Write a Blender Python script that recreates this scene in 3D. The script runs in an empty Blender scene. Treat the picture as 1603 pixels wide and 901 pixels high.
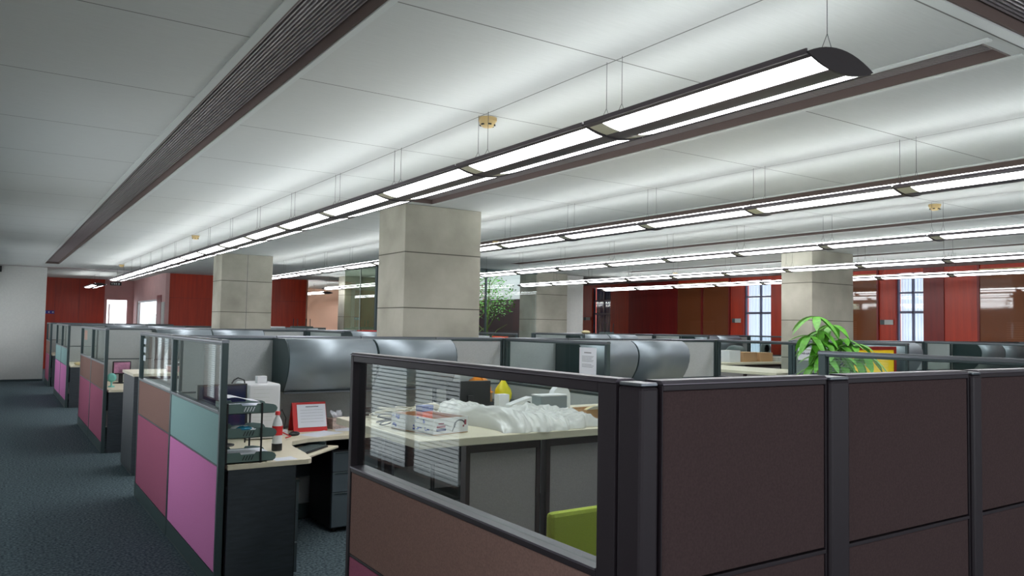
import bpy, math, random
from mathutils import Vector, Matrix
random.seed(7)
S = bpy.context.scene
COL = S.collection
PI = math.pi

# ------------------------------------------------------------------ camera, world, exposure
def set_camera():
    f, yaw, pitch, roll = 1220.37, 0.58622638, 0.04906818, 0.01782141
    cy, sy, cp, sp, cr, sr = math.cos(yaw), math.sin(yaw), math.cos(pitch), math.sin(pitch), math.cos(roll), math.sin(roll)
    fw = Vector((sy*cp, cy*cp, sp)); r = Vector((cy, -sy, 0)); u = r.cross(fw)
    r2 = cr*r + sr*u; u2 = -sr*r + cr*u
    cam = bpy.data.cameras.new('camera'); o = bpy.data.objects.new('camera', cam); COL.objects.link(o)
    cam.sensor_fit = 'HORIZONTAL'; cam.sensor_width = 36.0; cam.lens = f/1603*36.0
    cam.clip_start = .05; cam.clip_end = 200
    o.matrix_world = Matrix(((r2.x, u2.x, -fw.x, 0), (r2.y, u2.y, -fw.y, 0), (r2.z, u2.z, -fw.z, 1.6), (0, 0, 0, 1)))
    S.camera = o
set_camera()
w = bpy.data.worlds.new('sky'); S.world = w; w.use_nodes = True
w.node_tree.nodes['Background'].inputs[0].default_value = (.86, .93, 1.0, 1)
w.node_tree.nodes['Background'].inputs[1].default_value = 1.5
S.view_settings.view_transform = 'Standard'; S.view_settings.look = 'None'
S.view_settings.gamma = 1; S.view_settings.use_curve_mapping = False
S.view_settings.exposure = 0.8
S.cycles.use_denoising = True
S.cycles.max_bounces = 8; S.cycles.diffuse_bounces = 5; S.cycles.transparent_max_bounces = 24
S.cycles.glossy_bounces = 3; S.cycles.sample_clamp_indirect = 4
LAMP_UP, LAMP_DOWN = 12.5, 7.5
DAY_LEFT = 15.0
FRONT_FILL = 14.0

def area(name, loc, rot, sx, sy, power, col=(1, 1, 1)):
    l = bpy.data.lights.new(name, 'AREA'); l.shape = 'RECTANGLE'; l.size = sx; l.size_y = sy; l.energy = power; l.color = col
    o = bpy.data.objects.new(name, l); o.location = loc; o.rotation_euler = rot; COL.objects.link(o)
    return o
LEFT_AND_ADDED_WINDOWS = [(-2.2, 1.0), (5.15, 8.9), (10.6, 13.8), (16.2, 19.4), (20.2, 22.7)]  # first and last windows are added to brighten the near panel and end wall
for a, b in LEFT_AND_ADDED_WINDOWS:      # light outside the aisle windows, real and added
    area('daylight_and_fill', (-1.15, (a+b)/2, 1.1), (0, -PI/2-.35, 0), 1.6, b-a, DAY_LEFT*(b-a)/3, (.93, .97, 1.0))
area('daylight_and_fill', (4.0, -2.9, 1.5), (PI/2, 0, 0), 7.0, 1.6, FRONT_FILL, (1, .97, .95))   # fill light behind the camera, added to brighten the dark panels

# ------------------------------------------------------------------ materials
def srgb(r, g, b):
    f = lambda c: ((c/255)/12.92 if c/255 <= .04045 else (((c/255)+.055)/1.055)**2.4)
    return (f(r), f(g), f(b), 1)
def mat(name, col, rough=.5, metal=0, spec=.5):
    m = bpy.data.materials.new(name); m.use_nodes = True
    b = m.node_tree.nodes['Principled BSDF']
    b.inputs['Base Color'].default_value = col; b.inputs['Roughness'].default_value = rough
    b.inputs['Metallic'].default_value = metal; b.inputs['Specular IOR Level'].default_value = spec
    return m
def noisy(m, scale=40, amt=.15, bump=0, stretch=(1, 1, 1), detail=3, bscale=None):
    nt = m.node_tree; N = nt.nodes; L = nt.links; b = N['Principled BSDF']
    tc = N.new('ShaderNodeTexCoord'); mp = N.new('ShaderNodeMapping'); mp.inputs['Scale'].default_value = stretch
    no = N.new('ShaderNodeTexNoise'); no.inputs['Scale'].default_value = scale; no.inputs['Detail'].default_value = detail
    L.new(tc.outputs['Object'], mp.inputs[0]); L.new(mp.outputs[0], no.inputs['Vector'])
    c = b.inputs['Base Color'].default_value[:]
    r = N.new('ShaderNodeValToRGB')
    r.color_ramp.elements[0].position = .3; r.color_ramp.elements[1].position = .7
    r.color_ramp.elements[0].color = tuple(x*(1-amt) for x in c[:3])+(1,)
    r.color_ramp.elements[1].color = tuple(min(1, x*(1+amt)) for x in c[:3])+(1,)
    L.new(no.outputs[0], r.inputs[0]); L.new(r.outputs[0], b.inputs['Base Color'])
    if bump:
        bp = N.new('ShaderNodeBump'); bp.inputs['Strength'].default_value = bump; bp.inputs['Distance'].default_value = .01
        n2 = no
        if bscale:
            n2 = N.new('ShaderNodeTexNoise'); n2.inputs['Scale'].default_value = bscale; L.new(mp.outputs[0], n2.inputs['Vector'])
        L.new(n2.outputs[0], bp.inputs['Height']); L.new(bp.outputs[0], b.inputs['Normal'])
    return m
def emis(name, col, s):
    m = bpy.data.materials.new(name); m.use_nodes = True; nt = m.node_tree
    for n in list(nt.nodes):
        if n.type == 'BSDF_PRINCIPLED': nt.nodes.remove(n)
    e = nt.nodes.new('ShaderNodeEmission'); e.inputs[0].default_value = col; e.inputs[1].default_value = s
    nt.links.new(e.outputs[0], nt.nodes['Material Output'].inputs[0])
    return m
def glass(name, tint=(.9, .95, .93, 1), refl=1.0, ior=1.5, rough=.02):
    m = bpy.data.materials.new(name); m.use_nodes = True; nt = m.node_tree; N = nt.nodes; L = nt.links
    N.remove(N['Principled BSDF'])
    t = N.new('ShaderNodeBsdfTransparent'); t.inputs[0].default_value = tint
    g = N.new('ShaderNodeBsdfGlossy'); g.inputs['Roughness'].default_value = rough; g.inputs[0].default_value = (.95, 1, .98, 1)
    fr = N.new('ShaderNodeFresnel'); fr.inputs[0].default_value = ior
    mu = N.new('ShaderNodeMath'); mu.operation = 'MULTIPLY'; mu.inputs[1].default_value = refl; mu.use_clamp = True
    mx = N.new('ShaderNodeMixShader')
    ge = N.new('ShaderNodeNewGeometry'); sb = N.new('ShaderNodeMath'); sb.operation = 'SUBTRACT'; sb.inputs[0].default_value = 1; L.new(ge.outputs['Backfacing'], sb.inputs[1])
    m2 = N.new('ShaderNodeMath'); m2.operation = 'MULTIPLY'; L.new(mu.outputs[0], m2.inputs[0]); L.new(sb.outputs[0], m2.inputs[1])
    L.new(fr.outputs[0], mu.inputs[0]); L.new(m2.outputs[0], mx.inputs[0]); L.new(t.outputs[0], mx.inputs[1]); L.new(g.outputs[0], mx.inputs[2])
    L.new(mx.outputs[0], N['Material Output'].inputs[0])
    return m

M = {}
M['slate'] = mat('slate_frame', srgb(68, 82, 84), .38, .35)
M['shadeframe'] = mat('shaded_slate_frame', srgb(40, 33, 38), .5, 0, .25)  # slate frame of the near panels, darkened for the shade they stand in
M['shadecap'] = mat('shaded_cap', srgb(92, 86, 94), .35, .5)  # cap of those frames, darkened for the same shade
M['cap'] = mat('aluminium_cap', srgb(120, 124, 130), .3, .8)
M['greyfab'] = noisy(mat('grey_fabric', srgb(178, 182, 182), .95, 0, .1), 160, .07, .1)
M['warmfab'] = noisy(mat('warm_grey_fabric', srgb(176, 168, 168), .95, 0, .1), 160, .07, .1)
M['brownfab'] = noisy(mat('brown_fabric', srgb(134, 106, 98), .95, 0, .1), 180, .12, .15)
M['darkfab'] = noisy(mat('dark_brown_fabric', srgb(68, 54, 54), .95, 0, .1), 180, .12, .15)
M['tealfab'] = noisy(mat('teal_fabric', srgb(138, 168, 166), .95, 0, .1), 180, .06, .1)
M['pinkfab'] = noisy(mat('pink_fabric', srgb(206, 128, 180), .95, 0, .1), 180, .06, .1)
M['magfab'] = noisy(mat('magenta_fabric', srgb(160, 92, 116), .95, 0, .1), 180, .08, .1)
M['kick'] = mat('kick_plate', srgb(66, 84, 84), .4, .3)
M['glass'] = glass('partition_glass', (.86, .9, .89, 1), .5)
M['gglass'] = glass('tinted_glass', (.62, .68, .6, 1), 1.2)
M['wglass'] = glass('window_glass', (.92, .95, .95, 1), 1.0)
M['beige'] = noisy(mat('beige_laminate', srgb(222, 214, 190), .45), 30, .03)
M['edge'] = mat('beige_edge', srgb(196, 182, 150), .5)
M['darklam'] = noisy(mat('dark_laminate', srgb(56, 62, 68), .5), 12, .15, 0, (1, 1, 6))
M['steel'] = mat('pedestal_steel', srgb(96, 108, 114), .45, .3)
M['silver'] = mat('brushed_silver', srgb(146, 156, 162), .5, .75)
M['cabside'] = mat('cabinet_side', srgb(44, 62, 64), .4, .2)
M['black'] = mat('black_plastic', srgb(24, 25, 28), .4)
M['dgrey'] = mat('dark_grey_plastic', srgb(76, 90, 90), .45)
M['white'] = mat('white_plastic', srgb(222, 224, 226), .5)
M['paper'] = mat('white_paper', srgb(226, 230, 238), .8)
M['ink'] = mat('ink', srgb(88, 92, 100), .9)
M['red'] = mat('red_card', srgb(206, 38, 40), .5)
M['orange'] = mat('orange_plastic', srgb(255, 150, 10), .35)
M['yellow'] = mat('yellow_plastic', srgb(246, 232, 10), .35)
M['lime'] = noisy(mat('lime_fabric', srgb(206, 222, 92), .85), 200, .08)
M['card'] = mat('brown_cardboard', srgb(190, 150, 110), .8)
M['blue'] = mat('blue_print', srgb(50, 86, 190), .6)
M['plasticbag'] = mat('clear_plastic_sheet', srgb(226, 228, 226), .22, 0, .7)
nt = M['plasticbag'].node_tree; tl = nt.nodes.new('ShaderNodeBsdfTransparent'); ms = nt.nodes.new('ShaderNodeMixShader'); ms.inputs[0].default_value = .3
nt.links.new(nt.nodes['Principled BSDF'].outputs[0], ms.inputs[1]); nt.links.new(tl.outputs[0], ms.inputs[2]); nt.links.new(ms.outputs[0], nt.nodes['Material Output'].inputs[0])
M['cable'] = mat('cream_cable', srgb(196, 190, 172), .5)
M['steelwire'] = mat('steel_wire', srgb(90, 90, 90), .4, .5)
M['lampbody'] = mat('lamp_body', srgb(92, 84, 88), .4, .5)
M['lampcap'] = mat('lamp_cap', srgb(60, 54, 56), .45, .3)
M['lampin'] = mat('lamp_reflector', srgb(220, 216, 190), .4)
M['diff'] = emis('lamp_diffuser', (.97, .97, 1, 1), LAMP_DOWN)
M['up'] = emis('lamp_uplight', (.93, .98, 1, 1), LAMP_UP)
M['brass'] = mat('cream_sprinkler', srgb(206, 180, 126), .5)
M['leaf'] = noisy(mat('bright_leaf', srgb(96, 170, 52), .45), 30, .25)
M['darkleaf'] = mat('dark_leaf', srgb(46, 84, 44), .35)
M['stem'] = mat('plant_stem', srgb(110, 130, 70), .6)
M['pot'] = mat('plant_pot', srgb(150, 140, 120), .6)
M['louvre'] = mat('louvre_metal', srgb(176, 168, 168), .4, .5)
M['ventdark'] = mat('vent_recess', srgb(104, 88, 82), .6)
M['ventback'] = mat('vent_back', srgb(36, 28, 32), .8)
M['trimwhite'] = mat('trim_white', srgb(200, 204, 200), .5)
M['wallwhite'] = noisy(mat('white_wall', srgb(218, 218, 213), .8), 25, .03, .1)
M['pinkwall'] = noisy(mat('pink_wall', srgb(214, 170, 168), .6), 4, .05)
M['peachlit'] = mat('peachlit_wall', srgb(236, 196, 170), .8)  # warm light from outside, painted into this wall colour
M['olive'] = noisy(mat('olive_wall', srgb(132, 128, 104), .6), 5, .12)
M['curtain'] = mat('curtain', srgb(226, 230, 240), .8)
M['winframe'] = mat('window_frame', srgb(104, 104, 124), .4, .3)
M['whiteframe'] = mat('white_window_frame', srgb(220, 222, 226), .4)
M['bluecloth'] = mat('blue_cloth', srgb(52, 66, 120), .8)
M['brownframe'] = mat('brown_frame', srgb(74, 60, 62), .4, .3)
M['blind'] = mat('wood_blind', srgb(150, 96, 58), .5)
M['slat'] = mat('grey_blind_slat', srgb(110, 132, 136), .5)
M['green'] = noisy(mat('hedge', srgb(112, 140, 66), .8), 6, .35)
M['sand'] = mat('cream', srgb(224, 206, 160), .6)

def red_mat(name, c, c2):
    m = mat(name, c, .34, 0, .45); nt = m.node_tree; N = nt.nodes; L = nt.links; b = N['Principled BSDF']
    tc = N.new('ShaderNodeTexCoord'); mp = N.new('ShaderNodeMapping'); mp.inputs['Scale'].default_value = (5, 5, .35)
    no = N.new('ShaderNodeTexNoise'); no.inputs['Scale'].default_value = 3; no.inputs['Detail'].default_value = 6
    r = N.new('ShaderNodeValToRGB'); r.color_ramp.elements[0].color = c; r.color_ramp.elements[1].color = c2
    r.color_ramp.elements[0].position = .35; r.color_ramp.elements[1].position = .7
    L.new(tc.outputs['Object'], mp.inputs[0]); L.new(mp.outputs[0], no.inputs['Vector']); L.new(no.outputs[0], r.inputs[0]); L.new(r.outputs[0], b.inputs['Base Color'])
    return m
M['redwood'] = red_mat('red_veneer', srgb(200, 64, 38), srgb(178, 54, 34))
M['redwood2'] = red_mat('dark_red_veneer', srgb(140, 40, 36), srgb(122, 34, 34))

def concrete():
    m = mat('concrete', srgb(168, 164, 150), .85, 0, .25); nt = m.node_tree; N = nt.nodes; L = nt.links; b = N['Principled BSDF']
    g = N.new('ShaderNodeNewGeometry'); no = N.new('ShaderNodeTexNoise'); no.inputs['Scale'].default_value = 1.6; no.inputs['Detail'].default_value = 9
    n2 = N.new('ShaderNodeTexNoise'); n2.inputs['Scale'].default_value = 60
    L.new(g.outputs['Position'], no.inputs['Vector']); L.new(g.outputs['Position'], n2.inputs['Vector'])
    r = N.new('ShaderNodeValToRGB'); r.color_ramp.elements[0].color = srgb(148, 145, 132); r.color_ramp.elements[1].color = srgb(188, 184, 170)
    r.color_ramp.elements[0].position = .3; r.color_ramp.elements[1].position = .72
    L.new(no.outputs[0], r.inputs[0])
    # horizontal formwork joints every 0.6 m
    sx = N.new('ShaderNodeSeparateXYZ'); L.new(g.outputs['Position'], sx.inputs[0])
    def mth(op, a, bb):
        n = N.new('ShaderNodeMath'); n.operation = op
        for i, v in enumerate((a, bb)):
            if v is None: continue
            if isinstance(v, (int, float)): n.inputs[i].default_value = v
            else: L.new(v, n.inputs[i])
        return n.outputs[0]
    fr = mth('FRACT', mth('DIVIDE', mth('SUBTRACT', sx.outputs[2], 2.38-6), .6), None)
    line = mth('LESS_THAN', mth('ABSOLUTE', mth('SUBTRACT', fr, .5), None), .49)
    mx = N.new('ShaderNodeMix'); mx.data_type = 'RGBA'
    L.new(line, mx.inputs[0]); mx.inputs[6].default_value = srgb(96, 94, 84); L.new(r.outputs[0], mx.inputs[7])
    L.new(mx.outputs[2], b.inputs['Base Color'])
    bp = N.new('ShaderNodeBump'); bp.inputs['Strength'].default_value = .15; bp.inputs['Distance'].default_value = .01
    L.new(n2.outputs[0], bp.inputs['Height']); L.new(bp.outputs[0], b.inputs['Normal'])
    return m
M['concrete'] = concrete()

def carpet():
    m = mat('carpet', srgb(84, 100, 106), .95, 0, .1); nt = m.node_tree; N = nt.nodes; L = nt.links; b = N['Principled BSDF']
    g = N.new('ShaderNodeNewGeometry')
    n1 = N.new('ShaderNodeTexNoise'); n1.inputs['Scale'].default_value = 55; n1.inputs['Detail'].default_value = 2
    n2 = N.new('ShaderNodeTexNoise'); n2.inputs['Scale'].default_value = 220
    L.new(g.outputs['Position'], n1.inputs['Vector']); L.new(g.outputs['Position'], n2.inputs['Vector'])
    r = N.new('ShaderNodeValToRGB'); r.color_ramp.elements[0].color = srgb(62, 76, 82); r.color_ramp.elements[1].color = srgb(112, 128, 134)
    r.color_ramp.elements[0].position = .38; r.color_ramp.elements[1].position = .66
    L.new(n1.outputs[0], r.inputs[0]); L.new(r.outputs[0], b.inputs['Base Color'])
    bp = N.new('ShaderNodeBump'); bp.inputs['Strength'].default_value = .5; bp.inputs['Distance'].default_value = .008
    L.new(n2.outputs[0], bp.inputs['Height']); L.new(bp.outputs[0], b.inputs['Normal'])
    return m
M['carpet'] = carpet()

def ceiling_mat():
    m = mat('ceiling_board', srgb(206, 208, 204), .8, 0, .2); nt = m.node_tree; N = nt.nodes; L = nt.links; b = N['Principled BSDF']
    g = N.new('ShaderNodeNewGeometry'); sx = N.new('ShaderNodeSeparateXYZ'); L.new(g.outputs['Position'], sx.inputs[0])
    def mth(op, a, bb=None):
        n = N.new('ShaderNodeMath'); n.operation = op
        for i, v in enumerate((a, bb)):
            if v is None: continue
            if isinstance(v, (int, float)): n.inputs[i].default_value = v
            else: L.new(v, n.inputs[i])
        return n.outputs[0]
    X, Y = sx.outputs[0], sx.outputs[1]
    def grid(co, off, pitch, hw):   # 1 on a joint
        fr = mth('FRACT', mth('DIVIDE', mth('SUBTRACT', co, off-pitch*20.5), pitch))
        return mth('LESS_THAN', mth('ABSOLUTE', mth('SUBTRACT', fr, .5)), hw/pitch)
    right = mth('GREATER_THAN', X, 1.1)
    j = mth('MULTIPLY', mth('MAXIMUM', grid(Y, 2.84, 1.213, .004), grid(X, 2.47, 2.6, .004)), right)
    j2 = mth('MULTIPLY', grid(Y, 4.77, 1.17, .004), mth('SUBTRACT', 1, right))
    jj = mth('MAXIMUM', j, j2)
    no = N.new('ShaderNodeTexNoise'); no.inputs['Scale'].default_value = 30; no.inputs['Detail'].default_value = 4
    mp = N.new('ShaderNodeMapping'); mp.inputs['Scale'].default_value = (.25, 3, 1); L.new(g.outputs['Position'], mp.inputs[0]); L.new(mp.outputs[0], no.inputs['Vector'])
    r = N.new('ShaderNodeValToRGB'); r.color_ramp.elements[0].color = srgb(194, 196, 192); r.color_ramp.elements[1].color = srgb(206, 208, 204)
    L.new(no.outputs[0], r.inputs[0])
    mx = N.new('ShaderNodeMix'); mx.data_type = 'RGBA'; L.new(jj, mx.inputs[0]); L.new(r.outputs[0], mx.inputs[6]); mx.inputs[7].default_value = srgb(120, 120, 116)
    L.new(mx.outputs[2], b.inputs['Base Color'])
    return m
M['ceil'] = ceiling_mat()
M['brownglass'] = mat('brown_glass', srgb(132, 76, 46), .04, 0, 1.0)

# ------------------------------------------------------------------ mesh helpers
class MB:
    def __init__(s): s.v = []; s.f = []; s.sm = []
    def add(s, vs, fs, smooth=False):
        n = len(s.v); s.v += [tuple(v) for v in vs]; s.f += [tuple(i+n for i in f) for f in fs]; s.sm += [smooth]*len(fs); return s
    def box(s, x0, x1, y0, y1, z0, z1):
        x0, x1 = min(x0, x1), max(x0, x1); y0, y1 = min(y0, y1), max(y0, y1); z0, z1 = min(z0, z1), max(z0, z1)
        v = [(x0, y0, z0), (x1, y0, z0), (x1, y1, z0), (x0, y1, z0), (x0, y0, z1), (x1, y0, z1), (x1, y1, z1), (x0, y1, z1)]
        return s.add(v, [(0, 3, 2, 1), (4, 5, 6, 7), (0, 1, 5, 4), (1, 2, 6, 5), (2, 3, 7, 6), (3, 0, 4, 7)])
    def obox(s, c, d, ax, ay, az=None):   # oriented box: centre, half sizes, axes
        c = Vector(c); ax = Vector(ax).normalized(); ay = Vector(ay).normalized(); az = ax.cross(ay)
        v = []
        for k in (-1, 1):
            for a, b in ((-1, -1), (1, -1), (1, 1), (-1, 1)):
                v.append(c + ax*a*d[0] + ay*b*d[1] + az*k*d[2])
        return s.add(v, [(0, 3, 2, 1), (4, 5, 6, 7), (0, 1, 5, 4), (1, 2, 6, 5), (2, 3, 7, 6), (3, 0, 4, 7)])
    def prism(s, poly, a, b, axis='z', smooth=False, caps=True):
        def P(p, t): return {'z': (p[0], p[1], t), 'x': (t, p[0], p[1]), 'y': (p[0], t, p[1])}[axis]
        n = len(poly); v = [P(p, a) for p in poly] + [P(p, b) for p in poly]
        s.add(v, [(i, (i+1) % n, n+(i+1) % n, n+i) for i in range(n)], smooth)
        if caps: s.add(v, [tuple(range(n))[::-1], tuple(range(n, 2*n))])
        return s
    def tube(s, pts, r, n=6, taper=None):
        pts = [Vector(p) for p in pts]; rings = []; k = len(pts); v = []
        for i, p in enumerate(pts):
            t = (pts[min(i+1, k-1)] - pts[max(i-1, 0)]).normalized()
            a = Vector((0, 0, 1)) if abs(t.z) < .9 else Vector((1, 0, 0))
            u = t.cross(a).normalized(); w_ = t.cross(u)
            rr = r if taper is None else r + (taper-r)*i/(k-1)
            for j in range(n):
                th = 2*PI*j/n; v.append(p + u*math.cos(th)*rr + w_*math.sin(th)*rr)
        f = [(i*n+j, i*n+(j+1) % n, (i+1)*n+(j+1) % n, (i+1)*n+j) for i in range(k-1) for j in range(n)]
        s.add(v, f, True); s.add(v, [tuple(range(n))[::-1], tuple(range((k-1)*n, k*n))]); return s
    def lathe(s, prof, c=(0, 0, 0), n=20, axis='z'):
        v = []
        for r, h in prof:
            for j in range(n):
                th = 2*PI*j/n; a, b = r*math.cos(th), r*math.sin(th)
                v.append({'z': (c[0]+a, c[1]+b, c[2]+h), 'y': (c[0]+a, c[1]+h, c[2]+b), 'x': (c[0]+h, c[1]+a, c[2]+b)}[axis])
        k = len(prof)
        s.add(v, [(i*n+j, i*n+(j+1) % n, (i+1)*n+(j+1) % n, (i+1)*n+j) for i in range(k-1) for j in range(n)], True)
        s.add(v, [tuple(range(n))[::-1], tuple(range((k-1)*n, k*n))]); return s
    def tf(s, mtx): s.v = [tuple(mtx @ Vector(v)) for v in s.v]; return s
def obj(name, mb, m, parent=None, bevel=0, label=None, loc=None):
    me = bpy.data.meshes.new(name); me.from_pydata(mb.v, [], mb.f); me.update()
    me.polygons.foreach_set('use_smooth', mb.sm); me.materials.append(M[m] if isinstance(m, str) else m)
    import bmesh
    bm = bmesh.new(); bm.from_mesh(me); bmesh.ops.recalc_face_normals(bm, faces=bm.faces); bm.to_mesh(me); bm.free()
    o = bpy.data.objects.new(name, me); COL.objects.link(o)
    if parent: o.parent = parent
    if loc: o.location = loc
    if bevel:
        b = o.modifiers.new('bevel', 'BEVEL'); b.width = bevel; b.segments = 2; b.limit_method = 'ANGLE'
    if label: o['label'] = label
    return o
def thing(name, label, cat, loc=(0, 0, 0), rz=0, group=None):
    o = bpy.data.objects.new(name, None); COL.objects.link(o); o.location = loc; o.rotation_euler = (0, 0, rz); o.empty_display_size = .05
    o['label'] = label; o['category'] = cat
    if group: o['group'] = group
    return o
def tag(o, label, cat, group=None):
    o['label'] = label; o['category'] = cat
    if group: o['group'] = group
    return o
def dup(root, loc, rz=0, label=None, group=None):
    r = root.copy(); COL.objects.link(r); r.location = loc; r.rotation_euler = (0, 0, rz)
    if label: r['label'] = label
    if group: r['group'] = group
    def rec(src, dst):
        for ch in list(src.children):
            c = ch.copy(); COL.objects.link(c); c.parent = dst; rec(ch, c)
    rec(root, r)
    return r
def struct(name, mb, m, parent=None, bevel=0):
    o = obj(name, mb, m, parent, bevel)
    if not parent: o['kind'] = 'structure'
    return o

# ------------------------------------------------------------------ room shell
H = 2.9
struct('floor', MB().box(-1.0, 15.6, -2.6, 29.1, -.1, 0), 'carpet')
VX = [(.97, 1.27), (3.62, 3.90), (6.24, 6.52), (8.86, 9.14), (12.05, 12.3)]
VY0 = 1.70
holes = [(a, b, (-2.4 if i == 0 else VY0), (21.6 if i == 0 else (7.45 if i == 1 else 13.5)), 'v') for i, (a, b) in enumerate(VX)]
holes.append((1.45, 14.5, 1.24, 1.56, 'c'))
court = (8.6, 12.0, 16.3, 20.3)
def cells(x0, x1, y0, y1, hs):
    xs = sorted({x0, x1, *[h[0] for h in hs], *[h[1] for h in hs]}); ys = sorted({y0, y1, *[h[2] for h in hs], *[h[3] for h in hs]})
    for i in range(len(xs)-1):
        j0 = None
        for j in range(len(ys)-1):
            cx, cy = (xs[i]+xs[i+1])/2, (ys[j]+ys[j+1])/2
            inside = any(h[0] < cx < h[1] and h[2] < cy < h[3] for h in hs)
            if not inside and j0 is None: j0 = ys[j]
            if inside and j0 is not None: yield xs[i], xs[i+1], j0, ys[j]; j0 = None
        if j0 is not None: yield xs[i], xs[i+1], j0, ys[-1]
cb = MB()
for c in cells(-1.0, 15.6, -2.6, 29.1, holes+[court, (4.1, 7.8, 23.4, 28.7)]):
    cb.box(*c, H, H+.12)
struct('ceiling', cb, 'ceil')
# slot behind the last ceiling field
struct('trim_1', MB().box(-.65, 14, 22.9, 23.2, H-.012, H), 'louvre')
def vent(x0, x1, y0, y1, along, label):
    t = thing('ceiling_air_vent', label, 'air vent', ((x0+x1)/2, (y0+y1)/2, H), group=None)
    cx, cy = (x0+x1)/2, (y0+y1)/2
    hx, hy = (x1-x0)/2, (y1-y0)/2
    g = .0015
    obj('recess', MB().box(-hx+g, -hx+.012, -hy+g, hy-g, .0, .11).box(hx-.012, hx-g, -hy+g, hy-g, .0, .11).box(-hx+.012, hx-.012, -hy+g, -hy+.012, .0, .11).box(-hx+.012, hx-.012, hy-.012, hy-g, .0, .11), 'ventdark', t)
    obj('back_plate', MB().box(-hx+g, hx-g, -hy+g, hy-g, .11, .118), 'ventback', t)
    lv = MB(); n = 14
    for i in range(n):
        u = -1 + 2*(i+.5)/n
        if along == 'y': lv.box(u*(hx-.02)-.004, u*(hx-.02)+.004, -hy+.012, hy-.012, .045, .075)
        else: lv.box(-hx+.012, hx-.012, u*(hy-.02)-.004, u*(hy-.02)+.004, .045, .075)
    obj('louvres', lv, 'louvre', t)
    e = .045
    fr = MB()
    if along == 'y': fr.box(-hx-e, -hx, -hy-e, hy+e, -.006, 0).box(hx, hx+e*.7, -hy-e, hy+e, -.006, 0)
    else: fr.box(-hx, hx, hy, hy+e*1.2, -.006, 0).box(-hx, hx, -hy-e, -hy, -.006, 0)
    obj('trim_frame', fr, 'trimwhite', t)
vl = ['long dark louvred ceiling vent running above the carpeted aisle', 'louvred ceiling vent beside the nearest lamp row, running to the big concrete pillar',
      'louvred ceiling vent between the second and third lamp rows', 'louvred ceiling vent between the third and fourth lamp rows', 'louvred ceiling vent in front of the red wall']
for (a, b, c, d, k), l in zip(holes[:5], vl): vent(a, b, c, d, 'y', l)
vent(*holes[5][:4], 'x', 'louvred ceiling vent crossing above the nearest dark partitions')

struct('wall_front', MB().box(-1.0, .5, -2.6, -2.5, 0, H).box(7.5, 15.6, -2.6, -2.5, 0, H).box(.5, 7.5, -2.6, -2.5, 0, .7).box(.5, 7.5, -2.6, -2.5, 2.3, H), 'wallwhite')
struct('window_16', MB().box(.5, .56, -2.58, -2.52, .7, 2.3).box(7.44, 7.5, -2.58, -2.52, .7, 2.3).box(2.8, 2.86, -2.58, -2.52, .7, 2.3).box(5.14, 5.2, -2.58, -2.52, .7, 2.3), 'whiteframe')  # unseen window, added to go with the fill light behind the camera
wl = MB()
prev = -2.5
for a, b in LEFT_AND_ADDED_WINDOWS:
    wl.box(-.8, -.65, prev, a, 0, H); wl.box(-.8, -.65, a, b, 0, .3); wl.box(-.8, -.65, a, b, 2.1, H); prev = b
wl.box(-.8, -.65, prev, 29, 0, H)
struct('wall_left', wl, 'wallwhite')
for i, (a, b) in enumerate(LEFT_AND_ADDED_WINDOWS):
    wf = MB(); n = max(2, round((b-a)/.9))
    for k in range(n+1):
        y = a+.02+(b-a-.04)*k/n; wf.box(-.74, -.68, y-.03, y+.03, .3, 2.1)
    wf.box(-.74, -.68, a, b, .3, .35).box(-.74, -.68, a, b, 2.05, 2.1)
    fr = struct('window_%d' % (i+1), wf, 'brownfab')
    sl = MB(); z = .38
    while z < 2.05:
        sl.obox((-.66, (a+b)/2, z), (.0125, (b-a)/2-.03, .0008), (math.cos(.5), 0, math.sin(.5)), (0, 1, 0)); z += .034
    obj('blind', sl, 'slat', fr)
# white end wall of the aisle with a dark skirting
struct('wall_end', MB().box(-.65, 1.11, 23.25, 23.45, 0, H), 'wallwhite')
struct('baseboard_end', MB().box(-.65, 1.11, 23.235, 23.25, 0, .05), 'slate')
# back wall of the far lobby, red veneer then pink with an opening
struct('wall_back', MB().box(.2, 3.03, 28.8, 28.95, 0, H), 'redwood')
struct('wall_back_pink', MB().box(3.03, 3.08, 28.8, 28.95, 0, H).box(3.08, 3.74, 28.8, 28.95, 2.28, H).box(3.08, 3.74, 28.8, 28.95, 0, .9).box(3.74, 4.05, 28.8, 28.95, 0, H), 'pinkwall')
tr = MB()
for x in (1.62, 2.3): tr.box(x-.004, x+.004, 28.793, 28.8, 0, H)
struct('trim_2', tr, 'redwood2')
wf = struct('window_17', MB().box(3.08, 3.11, 28.84, 28.9, .9, 2.28).box(3.71, 3.74, 28.84, 28.9, .9, 2.28).box(3.11, 3.71, 28.84, 28.9, 2.24, 2.28).box(3.17, 3.2, 28.84, 28.9, .9, 2.1), 'pinkwall')
# side wall of the lobby with a garden window
struct('wall_lobby', MB().box(3.9, 4.0, 23.0, 24.3, 0, H).box(3.9, 4.0, 24.3, 28.0, 0, .8).box(3.9, 4.0, 24.3, 28.0, 2.2, H).box(3.9, 4.0, 28.0, 28.8, 0, H), 'pinkwall')
wf = struct('window_18', MB().box(3.92, 3.98, 24.3, 24.36, .8, 2.2).box(3.92, 3.98, 27.94, 28.0, .8, 2.2).box(3.92, 3.98, 24.36, 27.94, 2.15, 2.2), 'whiteframe')
obj('pane', MB().box(3.945, 3.95, 24.36, 27.94, .8, 2.15), 'wglass', wf)
struct('trim_3', MB().box(3.885, 3.9, 23.55, 24.25, .4, 2.3), 'redwood2')
struct('trim_4', MB().box(3.885, 3.9, 23.06, 23.5, .4, 2.1), 'trimwhite')
struct('wall_red_back', MB().box(4.0, 7.85, 23.05, 23.2, 0, H), 'redwood')
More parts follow.
